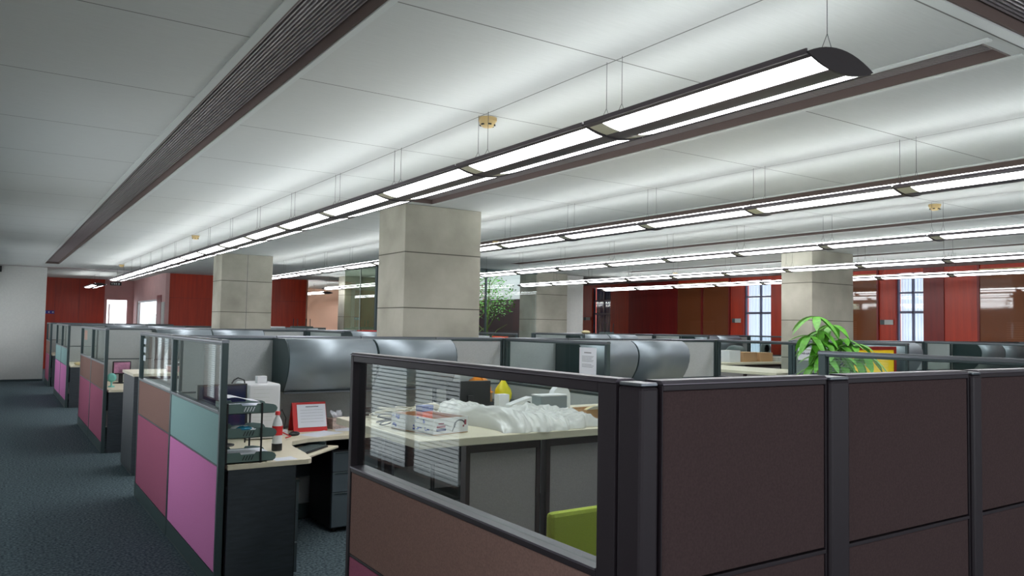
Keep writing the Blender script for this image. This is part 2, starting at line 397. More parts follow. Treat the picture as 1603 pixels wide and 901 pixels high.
struct('trim_5', MB().box(5.3, 5.308, 23.044, 23.05, 0, H).box(6.6, 6.608, 23.044, 23.05, 0, H).box(4.0, 7.85, 23.044, 23.05, 2.22, 2.226), 'redwood2')
struct('wall_peachlit', MB().box(7.85, 15.6, 28.8, 28.95, 0, H), 'peachlit')
struct('wall_peachlit_side', MB().box(7.85, 7.95, 23.2, 28.8, 0, H), 'peachlit')
# courtyard walls
struct('wall_court_back', MB().box(8.45, 12.2, 20.4, 20.6, 0, 3.6), 'olive')
struct('wall_court_side', MB().box(12.0, 12.45, 15.7, 20.4, 0, 2.35), 'brownframe')
struct('wall_court_top', MB().box(12.0, 12.45, 15.7, 20.4, 2.35, H), 'wallwhite')
struct('trim_6', MB().box(12.45, 12.47, 15.5, 20.6, 0, H), 'wallwhite')
struct('wall_court_panel', MB().box(11.71, 12.45, 15.5, 15.7, 0, H), 'wallwhite')
# courtyard glazing
fr = struct('window_6', MB().box(6.62, 6.68, 15.07, 15.15, 0, H).box(9.3, 9.34, 15.09, 15.13, 0, H).box(6.68, 10.74, 15.09, 15.13, 0, .3).box(6.68, 10.74, 15.09, 15.13, 2.84, H), 'slate')
obj('pane', MB().box(6.68, 9.3, 15.105, 15.113, .3, 2.84), 'wglass', fr)
obj('pane', MB().box(9.34, 10.74, 15.105, 15.113, .3, 2.84), 'wglass', fr)
fr = struct('window_7', MB().box(6.64, 6.66, 15.98, 16.0, 0, H), 'trimwhite')
obj('pane', MB().box(6.645, 6.655, 15.15, 15.98, 0, 2.88), 'gglass', fr)
obj('pane', MB().box(6.645, 6.655, 16.0, 16.9, 0, 2.88), 'gglass', fr)

# right wall: red veneer panels, brown glazing and curtained windows
XR = 15.3
WIN = [(17.72, 18.58, 'dark'), (11.96, 12.77, 'curtain'), (8.32, 8.9, 'curtain')]
GLZ = [(13.17, 15.0), (9.25, 11.2), (4.9, 7.3)]
wr = MB(); prev = -2.5
for a, b, k in sorted(WIN):
    wr.box(XR, XR+.2, prev, a, 0, H); wr.box(XR, XR+.2, a, b, 0, .5); wr.box(XR, XR+.2, a, b, 2.82, H); prev = b
wr.box(XR, XR+.2, prev, 29, 0, H)
struct('wall_right', wr, 'redwood')
dk = MB()
for a, b in ((15.0, 16.9), (7.92, 8.32), (11.2, 11.6), (1.0, 4.9)): dk.box(XR-.02, XR, a, b, 0, H)
struct('wall_right_panels', dk, 'redwood2')
n = 9
for a, b in GLZ:
    fr = struct('window_%d' % n, MB().box(XR-.04, XR, a, a+.04, 0, H).box(XR-.04, XR, b-.04, b, 0, H).box(XR-.04, XR, (a+b)/2-.03, (a+b)/2+.03, 0, 2.72), 'redwood2'); n += 1
    obj('top_rail', MB().box(XR-.04, XR, a+.04, b-.04, 2.72, 2.82), 'sand', fr)
    obj('pane', MB().box(XR-.02, XR-.015, a+.04, (a+b)/2-.03, 0, 2.72), 'brownglass', fr)
    obj('pane', MB().box(XR-.02, XR-.015, (a+b)/2+.03, b-.04, 0, 2.72), 'brownglass', fr)
    fr2 = MB()
    for k in range(24): fr2.box(XR-.028, XR-.021, a+.5, b-.5, .9+k*.04, .905+k*.04)
    obj('blind', fr2, 'blind', fr)
for a, b, k in WIN:
    m = 'whiteframe' if k == 'curtain' else 'winframe'
    mb = MB().box(XR+.06, XR+.12, a, a+.03, .5, 2.82).box(XR+.06, XR+.12, b-.03, b, .5, 2.82).box(XR+.06, XR+.12, a+.05, b-.05, 2.4, 2.44).box(XR+.06, XR+.12, a+.05, b-.05, 2.0, 2.05)
    mb.box(XR+.06, XR+.12, a+(b-a)*.42, a+(b-a)*.42+.03, .5, 2.82)
    fr = struct('window_%d' % n, mb, 'winframe' ); n += 1
    obj('pane', MB().box(XR+.085, XR+.09, a, b, .5, 2.82), 'wglass', fr)
    # pleated curtain
    cu = MB(); N_ = 60; pts = []
    for i in range(N_+1):
        u = i/N_
        if False: continue
        pts.append((a+.03+(b-a-.06)*u, XR+.16+.018*math.sin(u*PI*16)))
    for (y0, x0), (y1, x1) in zip(pts, pts[1:]):
        if y1-y0 > .1: continue
        cu.add([(x0, y0, .5), (x1, y1, .5), (x1, y1, 2.8), (x0, y0, 2.8)], [(0, 1, 2, 3)], True)
    obj('curtain', cu, 'curtain' if k == 'curtain' else 'bluecloth', fr)
nt = M['curtain'].node_tree; tl = nt.nodes.new('ShaderNodeBsdfTranslucent'); tl.inputs[0].default_value = (.85, .88, 1, 1)
ms = nt.nodes.new('ShaderNodeMixShader'); ms.inputs[0].default_value = .45
nt.links.new(nt.nodes['Principled BSDF'].outputs[0], ms.inputs[1]); nt.links.new(tl.outputs[0], ms.inputs[2]); nt.links.new(ms.outputs[0], nt.nodes['Material Output'].inputs[0])

# pillars
def pillar(x0, x1, y0, y1, label, seam=False, top=H):
    t = thing('concrete_pillar', label, 'pillar', ((x0+x1)/2, (y0+y1)/2, 0))
    hx, hy = (x1-x0)/2, (y1-y0)/2
    obj('shaft', MB().box(-hx, hx, -hy, hy, 0, top-.002), 'concrete', t, bevel=.006)
    if seam: obj('vertical_joint', MB().box(-.003, .003, -hy-.001, -hy+.01, 0, top-.01), 'ink', t)
pillar(3.64, 4.59, 7.57, 8.25, 'nearest and largest square concrete pillar, by the second partition row')
pillar(3.60, 4.57, 15.46, 16.14, 'concrete pillar in front of the red veneer wall, with a vertical joint', True)
pillar(10.75, 11.85, 7.62, 8.2, 'concrete pillar behind the leafy green plant')
pillar(10.75, 11.7, 15.16, 15.84, 'concrete pillar between the courtyard tree and the plain white wall')
pillar(8.0, 8.45, 20.3, 20.8, 'slim concrete pillar beside the peach wall')

# ------------------------------------------------------------------ pendant lamps
SEG = 1.213
def lamp_proto():
    t = thing('pendant_lamp', 'x', 'lamp', (0, 0, 0))
    L_ = SEG-.012; R_ = .19; n = 12
    arc = lambda u, h: h*(1-u*u)
    # lower shell with central band, side lips
    low = MB()
    def strip(mb, u0, u1, h, off, k=4, y0=0, y1=L_, th=.004):
        P = [(u0+(u1-u0)*i/k) for i in range(k+1)]
        poly = [(u*R_, arc(u, h)+off) for u in P] + [(u*R_, arc(u, h)+off+(th if h < 0 else -th)) for u in reversed(P)]
        mb.prism(poly, y0, y1, 'y', False)
    strip(low, -.28, .28, -.036, 0, 6, 0, L_, .006); strip(low, -1, -.84, -.036, 0, 2, 0, L_, .006); strip(low, .84, 1, -.036, 0, 2, 0, L_, .006)
    top = low
    top.box(-R_-.001, -R_+.006, 0, L_, -.007, .013); top.box(R_-.006, R_+.001, 0, L_, -.007, .013); top.box(-R_+.006, R_-.006, 0, L_, -.005, -.002)
    top.box(-.012, .012, 0, L_, -.028, .03)
    top.prism([(-.113, -.001), (.113, -.001), (.094, .036), (.08, .041), (-.08, .041), (-.094, .036)], 0, L_, 'y')
    obj('housing', low, 'lampbody', t)
    for s in (-1, 1):
        d = MB(); strip(d, s*.28, s*.84, -.034, 0, 4, .004, L_-.1, .003); obj('diffuser', d, 'diff', t)
        r = MB(); strip(r, s*.28, s*.84, -.034, 0, 4, L_-.1, L_-.004, .003); obj('reflector_end', r, 'lampin', t)
        u = MB().prism([(s*.098, .036), (s*.118, .0), (s*.115, -.0005), (s*.095, .035)], .004, L_-.004, 'y'); obj('uplight_window', u, 'up', t)
    cap = MB(); U = [-1+2*i/n for i in range(n+1)]
    poly = [(u*(R_+.004), arc(u, .046)) for u in U] + [(u*(R_+.004), arc(u, -.042)) for u in reversed(U[1:-1])]
    obj('end_plate', MB().prism(poly, -.008, .0, 'y'), 'lampcap', t); obj('end_plate', MB().prism(poly, L_, L_+.003, 'y'), 'lampcap', t)
    for y in (.05, L_-.05):
        c = MB().tube([(0, y, H-2.55), (0, y, .12)], .0016, 4)
        c.tube([(0, y, .12), (-.045, y, .036)], .0014, 4).tube([(0, y, .12), (.045, y, .036)], .0014, 4)
        obj('suspension_cable', c, 'steelwire', t)
    return t
lamp0 = lamp_proto(); used = [False]
rows = [(2.455, 1.627, 16, 'nearest lamp row'), (5.03, 1.627, 13, 'second lamp row'),
        (7.70, 1.627, 9, 'third lamp row'), (10.27, 1.627, 11, 'fourth lamp row'), (12.75, 1.627, 11, 'fifth lamp row'),
        (7.75, 17.3, 3, 'short lamp row beyond the courtyard glass'), (2.40, 24.2, 2, 'short row before the far red wall'), (8.7, 23.6, 4, 'far row by the peach wall'), (11.2, 22.4, 5, 'added farthest row in the peach room')]  # last row is added to brighten the far room
ordw = ['first', 'second', 'third', 'fourth', 'fifth', 'sixth', 'seventh', 'eighth', 'ninth', 'tenth', 'eleventh', 'twelfth', 'thirteenth', 'fourteenth', 'fifteenth', 'sixteenth', 'seventeenth']
for x, y0, n, nm in rows:
    for k in range(n):
        lab = 'pendant light, %s from the near end of the %s' % (ordw[k], nm) if n > 1 else nm
        loc = (x, y0+k*SEG, 2.55)
        if not used[0]: lamp0.location = loc; lamp0['label'] = lab; lamp0['group'] = 'linear pendant lights'; used[0] = True
        else: dup(lamp0, loc, 0, lab, 'linear pendant lights')

# ceiling sprinklers / detectors
def detector(x, y, label):
    t = thing('smoke_detector', label, 'smoke detector', (x, y, H), group='cream ceiling detectors')
    obj('base', MB().lathe([(.058, 0), (.058, -.02)], n=20), 'brass', t)
    obj('head', MB().lathe([(.05, -.02), (.05, -.04), (.03, -.058), (.02, -.06)], n=20), 'brass', t)
    s = MB()
    for k in range(6):
        a = k*PI/3+.3; s.obox((.0455*math.cos(a), .0455*math.sin(a), -.046), (.01, .004, .004), (-math.sin(a), math.cos(a), 0), (0, 0, 1))
    obj('vent_slots', s, 'black', t)
detector(2.53, 4.12, 'cream round smoke detector above the nearest lamp row, closest to the camera')
detector(2.53, 12.6, 'cream round smoke detector halfway along the nearest lamp row')
detector(2.50, 20.6, 'cream smoke detector at the far end of the nearest lamp row')
detector(7.85, 4.15, 'cream smoke detector above the third lamp row')
detector(6.4, 10.1, 'cream smoke detector just beside the nearest concrete pillar top')
detector(13.1, 12.9, 'cream smoke detector in front of the red veneer wall')

# ------------------------------------------------------------------ partitions
ZT, ZM, ZL = 1.49, 1.06, .745
def bay(label, x, y, along, L_, kind='solid', up='greyfab', mid='greyfab', low='greyfab', fr='slate', s0=.03, s1=.03, group=None, seams=True):
    """one partition bay; local x runs along the bay"""
    t = thing('partition_panel', label, 'partition', (x, y, 0), PI/2 if along == 'y' else 0, group)
    g = .003; T = .028 if fr == 'shadeframe' else .020; F = T-.004; ch = .009 if fr == 'shadeframe' else .0195; ft = ZT-ch-.0005
    tb = ZT-.034 if kind == 'glass' or fr == 'slate' else ZT-.022
    f = MB().box(g, s0, -T, T, 0, ft).box(L_-s1, L_-g, -T, T, 0, ft).box(s0, L_-s1, -T, T, tb, ft)
    f.box(s0, L_-s1, -T, T, ZM-.012, ZM+.004 if kind == 'glass' else ZM-.002).box(s0, L_-s1, -F, F, ZL-.006, ZL+.004).box(s0, L_-s1, -T, T, .0, .012)
    obj('frame', f, fr, t, bevel=.003)
    obj('top_cap', MB().prism([(-T-.002, ZT-ch), (T+.002, ZT-ch), (T+.002, ZT-.007), (T-.006, ZT), (-T+.006, ZT), (-T-.002, ZT-.007)], g, L_-g, 'x'), 'cap' if fr == 'slate' else 'shadecap', t)
    if kind == 'glass':
        obj('glass_pane', MB().box(s0+.0, L_-s1, -.003, .003, ZM+.010, ZT-.034), 'glass', t)
        obj('lower_rail', MB().box(s0, L_-s1, -T-.003, T+.003, ZM+.0045, ZM+.010), 'cap' if fr == 'slate' else 'shadecap', t)
    else:
        obj('upper_fabric', MB().box(s0+.001, L_-s1-.001, -F, F, ZM+.001, tb-.001), up, t, bevel=.003)
    obj('middle_fabric', MB().box(s0+.001, L_-s1-.001, -F, F, ZL+.005, ZM-.013), mid, t, bevel=.003)
    obj('lower_fabric', MB().box(s0+.001, L_-s1-.001, -F, F, .125, ZL-.007), low, t, bevel=.003)
    obj('kick_plate', MB().box(s0+.001, L_-s1-.001, -F-.002, F+.002, .013, .122), 'kick' if fr == 'slate' else fr, t)
    return t
def post(label, x, y, w=.07, d=.07, m='slate', group=None):
    t = thing('partition_post', label, 'post', (x, y, 0), 0, group)
    obj('shaft', MB().box(-w/2, w/2, -d/2, d/2, 0, ZT-.012), m, t, bevel=.008)
    obj('cap', MB().box(-w/2+.002, w/2-.002, -d/2+.002, d/2-.002, ZT-.012, ZT-.004), 'cap', t, bevel=.003)
    return t
X1, X2, X3, X4, X5, X6 = 1.160, 4.13, 7.10, 8.50, 11.6, 14.6
rown = ['nearest row', 'second row', 'third row', 'fourth row', 'farthest row']
XA = 1.154
YS = [1.21, 6.33, 12.05, 17.65, 22.75]
# near dark partitions (spine of row 0)
post('shade-darkened rounded corner post where the near glass panel meets the dark brown panels', X1-.004, 1.245, .052, .075, 'shadeframe')
dp = [(1.186, 1.763), (1.845, 2.469), (2.526, 3.16), (3.22, 3.97)]
for k, (a, b) in enumerate(dp):
    bay('tall dark brown fabric partition, %s from the dark corner post' % ordw[k], a+.0, 1.234, 'x', b-a, 'solid', 'darkfab', 'darkfab', 'darkfab', 'shadeframe', .006, .006, 'near dark brown partitions')
for k, (a, b) in enumerate(((1.763, 1.845), (2.469, 2.526), (3.16, 3.22))):
    post('shade-darkened post between the %s and %s dark brown partitions' % (ordw[k], ordw[k+1]), (a+b)/2, 1.230, b-a-.003, .07, 'shadeframe', 'posts of the dark brown partitions')
bay('near partition with clear glass over brown and magenta fabric', X1, 1.287, 'y', 1.513, 'glass', mid='brownfab', low='magfab', fr='shadeframe', s0=.064, s1=.03)
bay('glass topped partition behind the dark brown panels, beside the leafy plant', 4.05, 1.26, 'y', 1.56, 'glass', s0=.03, s1=.05)
# end panels along the aisle
cfg = {1: (('tealfab', 'pinkfab'), ('brownfab', 'magfab')), 2: (('brownfab', 'magfab'), ('brownfab', 'magfab')), 3: (('tealfab', 'pinkfab'), ('tealfab', 'pinkfab')), 4: (('brownfab', 'magfab'), None)}
cname = {'tealfab': 'teal', 'pinkfab': 'pink', 'brownfab': 'brown', 'magfab': 'magenta', 'greyfab': 'grey'}
for r in (1, 2, 3, 4):
    ys = YS[r]; A, B = cfg[r]
    bay('glass, %s and %s aisle partition, near half, %s' % (cname[A[0]], cname[A[1]], rown[r]), XA, ys-1.54, 'y', 1.525, 'glass', mid=A[0], low=A[1], s1=.022)
    if B: bay('glass, %s and %s aisle partition, far half, %s' % (cname[B[0]], cname[B[1]], rown[r]), XA, ys-.013, 'y', 1.553, 'glass', mid=B[0], low=B[1], s0=.022)
def spine(r, xa, xb, n, where):
    L_ = (xb-xa)/n
    for k in range(n):
        bay('grey back panel, %s from the left, %s, %s' % (ordw[k], where, rown[r]), xa+k*L_, YS[r], 'x', L_-.001, 'solid', s0=.02, s1=.02, group='grey back panels')
for r in (1, 2, 3, 4): spine(r, X1+.03, X2-.035, 4, 'wing by the aisle')
for r in (1, 2): spine(r, X2+.035, X3-.03, 4, 'second wing')
spine(3, X2+.035, 6.5, 3, 'second wing')
for r in (1, 2):
    spine(r, X4+.03, X5-.03, 4, 'third wing'); spine(r, X5+.03, X6-.03, 4, 'wing by the red wall')
for r in (1, 2, 3):
    post('slate post between the first two wings, %s of partitions' % rown[r], X2, YS[r], .066, .06)
def divider(r, x, side, where, L_=1.5):
    y = YS[r]-.033-L_ if side == 'near' else YS[r]+.033
    if x == X2 or False: pass
    bay('slate framed glass divider, %s side, %s, %s' % (side, where, rown[r]), x, y, 'y', L_, 'glass', group='glass dividers')
divider(1, X2, 'near', 'between first two wings'); divider(2, X2, 'near', 'between first two wings'); divider(2, X2, 'far', 'between first two wings')
for r in (1, 2):
    for x, wh in ((X3, 'end of second wing'), (X4, 'start of third wing'), (X5, 'middle of far wings'), (X6, 'end by the red wall')):
        divider(r, x, 'near', wh)
        post('slate post at the %s, %s' % (wh, rown[r]), x, YS[r], .056, .06)

# ------------------------------------------------------------------ overhead cabinets
def cab_proto():
    t = thing('overhead_cabinet', 'x', 'cabinet')
    W = .735
    prof = [(-.345, 1.472), (-.405, 1.44), (-.445, 1.39), (-.462, 1.33), (-.455, 1.26), (-.43, 1.19), (-.385, 1.12), (-.335, 1.065)]
    body = [(-.032, 1.06), (-.32, 1.06)] + [(y+.008, z) for y, z in reversed(prof)][1:] + [(-.345, 1.465), (-.032, 1.465)]
    b = MB()
    pl = [(-.032, 1.062), (-.325, 1.062)] + [(y+.006, z) for y, z in reversed(prof)] + [(-.032, 1.472)]
    b.prism(pl, 0.002, .02, 'x').prism(pl, W-.02, W-.002, 'x').box(.02, W-.02, -.33, -.032, 1.062, 1.075).box(.02, W-.02, -.33, -.032, 1.462, 1.472).box(.02, W-.02, -.04, -.032, 1.075, 1.462)
    obj('carcass', b, 'cabside', t)
    k = 5; fine = []
    for i in range(len(prof)-1):
        p0 = prof[max(i-1, 0)]; p1 = prof[i]; p2 = prof[i+1]; p3 = prof[min(i+2, len(prof)-1)]
        for j in range(k):
            u = j/k
            fine.append(tuple(.5*((2*p1[c])+(-p0[c]+p2[c])*u+(2*p0[c]-5*p1[c]+4*p2[c]-p3[c])*u*u+(-p0[c]+3*p1[c]-3*p2[c]+p3[c])*u**3) for c in (0, 1)))
    fine.append(prof[-1]); m_ = len(fine)
    x0, x1 = .009, W-.011; v = [(x0, y, z) for y, z in fine]+[(x1, y, z) for y, z in fine]
    d = MB().add(v, [(i, i+1, m_+i+1, m_+i) for i in range(m_-1)], True)
    do = obj('curved_door', d, 'silver', t); so = do.modifiers.new('thick', 'SOLIDIFY'); so.thickness = .006; so.offset = -1 
    obj('handle_lip', MB().box(.006, W-.008, -.352, -.328, 1.05, 1.0615), 'cap', do)
    return t
cab0 = cab_proto(); cu_ = [False]
def cabs(r, xs, where):
    for k, x in enumerate(xs):
        lab = 'silver overhead cabinet, %s of two, %s, %s' % (ordw[k], where, rown[r])
        if not cu_[0]: cab0.location = (x, YS[r], 0); cab0['label'] = lab; cab0['group'] = 'curved overhead cabinets'; cu_[0] = True
        else: dup(cab0, (x, YS[r], 0), 0, lab, 'curved overhead cabinets')
for r in (1, 2, 3): cabs(r, (1.88, 2.617), 'wing by the aisle'); cabs(r, (4.72, 5.457), 'second wing')
for r in (1, 2): cabs(r, (9.3, 10.04), 'third wing'); cabs(r, (12.4, 13.14), 'wing by the red wall')

# ------------------------------------------------------------------ desks
DZ = .75
def desk_proto(sx=1):
    t = thing('corner_desk', 'x', 'desk')
    # outline of the L-shaped top, local origin at panel/spine corner; the return runs towards the camera
    def arc(cx, cy, r, a0, a1, n=6): return [(cx+r*math.cos(a0+(a1-a0)*i/n), cy+r*math.sin(a0+(a1-a0)*i/n)) for i in range(n+1)]
    pts = [(.03, -.03), (.03, -1.545)] + arc(.50, -1.495, .05, -PI/2, 0, 4) + [(.58, -1.3)] + [(.60, -.95), (.66, -.78), (.80, -.70), (1.02, -.665)] + [(1.46, -.665), (1.46, -.03)]
    pts = [(x*sx, y) for x, y in pts]
    obj('worktop', MB().prism(pts, DZ-.028, DZ, 'z'), 'beige', t, bevel=.004)
    e = .022
    obj('end_panel', MB().box(.035*sx, .44*sx, -1.54, -1.515, 0, DZ-.029), 'darklam', t)
    obj('side_support', MB().box(1.43*sx, 1.452*sx, -.62, -.05, 0, DZ-.029), 'darklam', t)
    obj('modesty_panel', MB().box(.04*sx, 1.43*sx, -.06, -.045, .35, DZ-.029), 'darklam', t)
    return t
def ped_proto():
    t = thing('drawer_pedestal', 'x', 'pedestal')
    obj('carcass', MB().box(0, .38, .02, .5, .03, .62), 'black', t, bevel=.004)
    for z0, z1 in ((.04, .30), (.305, .455), (.46, .61)):
        d = obj('drawer', MB().box(.004, .376, -.0, .0195, z0, z1), 'steel', t, bevel=.003)
        obj('pull', MB().box(.02, .36, -.006, -.0005, z1-.012, z1-.004), 'slate', d)
    c = MB()
    for a in (.05, .33):
        for b in (.07, .43): c.lathe([(.02, 0), (.02, .028)], (a, b, 0), 8)
    obj('castors', c, 'black', t)
    return t
deskL, deskR, ped = desk_proto(1), desk_proto(-1), ped_proto()
du = {}
def place(proto, key, loc, lab, group):
    if key not in du: proto.location = loc; proto['label'] = lab; proto['group'] = group; du[key] = 1; return proto
    return dup(proto, loc, 0, lab, group)
for r in (1, 2, 3, 4):
    place(deskL, 'L', (X1, YS[r], 0), 'beige corner desk with dark end panel beside the aisle partition, %s' % rown[r], 'corner desks')
    place(ped, 'P', (X1+1.05, YS[r]-.56, 0), 'slate three drawer pedestal under the aisle side desk, %s' % rown[r], 'drawer pedestals')
for r in (1, 2):
    place(deskR, 'R', (X2, YS[r], 0), 'beige corner desk with return along the glass divider, %s' % rown[r], 'corner desks')
for r in (1, 2):
    place(deskR, 'R', (X3, YS[r], 0), 'beige corner desk at the end of the second wing, %s' % rown[r], 'corner desks')
    place(deskL, 'L', (X4, YS[r], 0), 'beige corner desk at the start of the third wing, %s' % rown[r], 'corner desks')
    place(deskL, 'L', (X5, YS[r], 0), 'beige corner desk in the wing by the red wall, %s' % rown[r], 'corner desks')

# waste: slim white topped cabinet behind the second row panels
def side_cab(x, y, w, d, h, label):
    t = thing('storage_cabinet', label, 'cabinet', (x, y, 0))
    obj('carcass', MB().box(0, w, 0.018, d, .03, h-.03), 'darklam', t, bevel=.004)
    obj('countertop', MB().box(-.015, w+.01, -.01, d+.01, h-.03, h), 'beige', t, bevel=.003)
    dr = obj('door', MB().box(.06, w-.02, 0, .0175, .06, h-.06), 'greyfab', t, bevel=.003)
    obj('handle', MB().box(.085, .10, -.016, -.0005, .52, .62), 'black', dr)
    obj('plinth', MB().box(.01, w-.01, .03, d-.01, 0, .03), 'slate', t)
side_cab(1.235, 8.83, .8, .78, 1.045, 'white topped cabinet with dark side standing in the aisle gap behind the second row')
side_cab(2.3, 8.9, .8, .45, 1.045, 'white topped cabinet farther in behind the second row')

# ------------------------------------------------------------------ items on the aisle side desk of the second row
def sheet(label, x, y, z, w_, h_, rz=0, m='paper', cat='paper', lines=0, group=None):
    t = thing('paper_sheet', label, cat, (x, y, z), rz, group)
    v = []; n = 6
    for j in range(n+1):
        for i in range(n+1):
            u, q = i/n, j/n; v.append(((u-.5)*w_, (q-.5)*h_, .0015+.004*(math.sin(u*4+q*2)+1)*u*q))
    f = [(j*(n+1)+i, j*(n+1)+i+1, (j+1)*(n+1)+i+1, (j+1)*(n+1)+i) for j in range(n) for i in range(n)]
    p = obj('page', MB().add(v, f, True), m, t)
    return t
def book_lines(mb, x0, x1, z0, z1, n, y, axis='y'):
    for k in range(n):
        z = z1-(z1-z0)*(k+.5)/n; xe = x1-(x1-x0)*random.choice((0, .1, .3))
        if axis == 'y': mb.box(x0, xe, y-.0006, y, z-.0016, z+.0016)
        else: mb.box(y-.0006, y, x0, xe, z-.0016, z+.0016)
    return mb
M['traygreen'] = mat('tray_plastic', srgb(92, 114, 110), .4)
# letter tray stack
t = thing('letter_tray_stack', 'three tier dark green letter tray on the desk corner beside the pink partition', 'letter tray', (1.17, 4.81, DZ))
for k in range(3):
    z = .145*k+.006
    mb = MB().box(0, .27, 0, .25, z, z+.004)
    side = [(0, z), (.29, z), (.305, z+.012), (.31, z+.03), (.30, z+.045), (.285, z+.052), (.235, z+.06), (.19, z+.06), (.18, z+.048), (.10, z+.048), (.09, z+.06), (0, z+.06)]
    mb.prism(side, 0, .004, 'y').prism(side, .246, .25, 'y').box(0, .004, .004, .246, z+.004, z+.06)
    tr = obj('tray', mb, 'traygreen', t)
    sl = MB()
    for q in range(4): sl.obox((.115+q*.017, -.0006, z+.027), (.0025, .0006, .015), (1, 0, -.45), (0, 1, 0))
    obj('slot', sl, 'paper' if k == 2 else 'black', tr)
    n = (7, 3, 6)[k]; pm = MB()
    for q in range(n): pm.obox((.135+random.uniform(-.006, .012), .125, z+.0075+q*.005), (.125, .105, .0018), (1, random.uniform(-.03, .03), 0), (0, 0, 1)) if False else pm.box(.012+random.uniform(0, .008), .255+random.uniform(0, .03), .012, .238, z+.006+q*.006, z+.0105+q*.006)
    obj('paper_stack', pm, 'paper', tr)
posts = MB()
for x in (.012, .215): posts.box(x-.005, x+.005, -.0085, -.0015, 0, .36)
posts2 = MB()
for x in (.012, .215): posts2.box(x-.005, x+.005, .2515, .2585, 0, .36)
obj('riser', posts, 'black', t); obj('riser', posts2, 'black', t)
# curled sheet on top tray and blue packet in the middle
mb = MB(); n = 10; v = []
for i in range(n+1):
    u = i/n
    for j in range(2): v.append((.02+u*.19, .02+j*.2, .3645+.045*(1-u)**1.2*math.sin(min(1, .25+u)*PI*.8)))
mb.add(v, [(2*i, 2*i+1, 2*i+3, 2*i+2) for i in range(n)], True)
tag(obj('paper_sheet', mb, 'paper', loc=(1.17, 4.81, DZ)), 'curled white sheet lying on the top tier of the letter tray', 'paper')
t = thing('plastic_packet', 'blue and white plastic packet in the middle tier of the letter tray', 'packet', (1.29, 4.9, DZ+.18))
mb = MB()
def blob(mb, c, r, n=10, seed=0, nz=.15):
    rnd = random.Random(seed); v = []; m_ = n//2+1
    for i in range(m_+1):
        ph = PI*i/m_
        for j in range(n):
            th = 2*PI*j/n; k = 1+rnd.uniform(-nz, nz)
            v.append((c[0]+r[0]*k*math.sin(ph)*math.cos(th), c[1]+r[1]*k*math.sin(ph)*math.sin(th), c[2]+r[2]*k*math.cos(ph)))
    f = [(i*n+j, i*n+(j+1) % n, (i+1)*n+(j+1) % n, (i+1)*n+j) for i in range(m_) for j in range(n)]
    return mb.add(v, f, True)
obj('wrap', blob(MB(), (0, 0, .012), (.07, .07, .022), 12, 3), 'white', t)
M['teal'] = mat('teal_foil', srgb(30, 120, 150), .25, .2)
obj('print', blob(MB(), (.0, -.045, .018), (.05, .03, .02), 12, 4), 'teal', t)
# bottle
t = thing('drink_bottle', 'plastic drink bottle with red cap and red label behind the letter tray', 'bottle', (1.60, 5.19, DZ))
M['pet'] = glass('bottle_plastic', (.9, .86, .84, 1), 2.0)
obj('bottle_body', MB().lathe([(.028, 0), (.033, .01), (.033, .06), (.030, .08), (.033, .10), (.033, .17), (.026, .2), (.013, .225), (.013, .235)], n=18), 'white', t)
obj('label_band', MB().lathe([(.034, .105), (.034, .165)], n=18), 'red', t)
obj('cap', MB().lathe([(.0165, .236), (.0165, .258), (.014, .26)], n=16), 'red', t)
obj('cola', MB().lathe([(.0335, .004), (.0335, .05)], n=18), 'black', t)
sheet('white sheet lying on the rounded corner of the aisle side desk', 1.545, 4.86, DZ, .14, .11, .1)
sheet('white sheet lying in front of the red desk calendar', 2.13, 5.82, DZ, .30, .2, .5)
sheet('white sheet lying beside the tissue box', 2.42, 6.0, DZ, .21, .26, -.3)
# screen and white computer
def monitor(label, x, y, rz, W=.42, Hh=.27, z=DZ, scr='screen', group=None):
    t = thing('computer_monitor', label, 'monitor', (x, y, z), rz, group)
    obj('display', MB().box(-W/2, W/2, -.02, .015, .12, .12+Hh), 'black', t, bevel=.005)
    obj('screen', MB().box(-W/2+.012, W/2-.012, -.0215, -.0205, .135, .12+Hh-.012), scr, t)
    obj('neck', MB().box(-.025, .025, .016, .04, .01, .26), 'black', t, bevel=.003)
    obj('foot', MB().lathe([(.1, 0), (.1, .006), (.03, .012)], (0, .02, 0), 24), 'black', t)
    return t
M['screen'] = mat('dark_screen', srgb(34, 42, 74), .12, 0, .8)
monitor('dark flat monitor beside the white computer case, cable looped on top', 1.325, 5.56, .12, .34, .3)
tag(obj('cable', MB().tube([(1.40, 5.60, 1.172), (1.42, 5.63, 1.19), (1.45, 5.64, 1.205), (1.49, 5.63, 1.19), (1.505, 5.615, 1.1), (1.51, 5.61, .9), (1.50, 5.6, .756)], .005, 6), 'black'), 'black cable looping over the top of the dark monitor', 'cable')
t = thing('computer_case', 'white computer case standing on the desk beside the monitor', 'computer', (1.545, 5.72, DZ))
obj('case_body', MB().box(0, .235, 0, .36, .006, .40), 'white', t, bevel=.014)
ln = MB()
for k in range(9): ln.box(.04, .15+random.uniform(0, .05), -.0012, -.0002, .36-.028*k, .3625-.028*k)
obj('vent_lines', ln, 'trimwhite', t)
tag(obj('adapter_box', MB().box(0, .07, 0, .06, 0, .05), 'white', loc=(1.63, 5.8, DZ+.401)), 'small white box lying on top of the white computer case', 'box')
tag(obj('cable', MB().tube([(1.80, 6.0, .757), (1.83, 5.98, .85), (1.88, 6.0, .93), (1.92, 6.02, .86), (1.90, 6.0, .757)], .004, 6), 'black'), 'thin black cable standing up beside the white computer case', 'cable')
t = thing('power_adapter', 'white plug adapter with cables between the bottle and the calendar', 'adapter', (1.86, 5.9, DZ))
obj('block', MB().box(-.03, .03, -.03, .03, 0, .04), 'white', t, bevel=.004)
obj('lead', MB().tube([(0, -.031, .02), (-.03, -.09, .03), (.02, -.14, .006), (-.04, -.2, .006)], .004, 6), 'red', t)
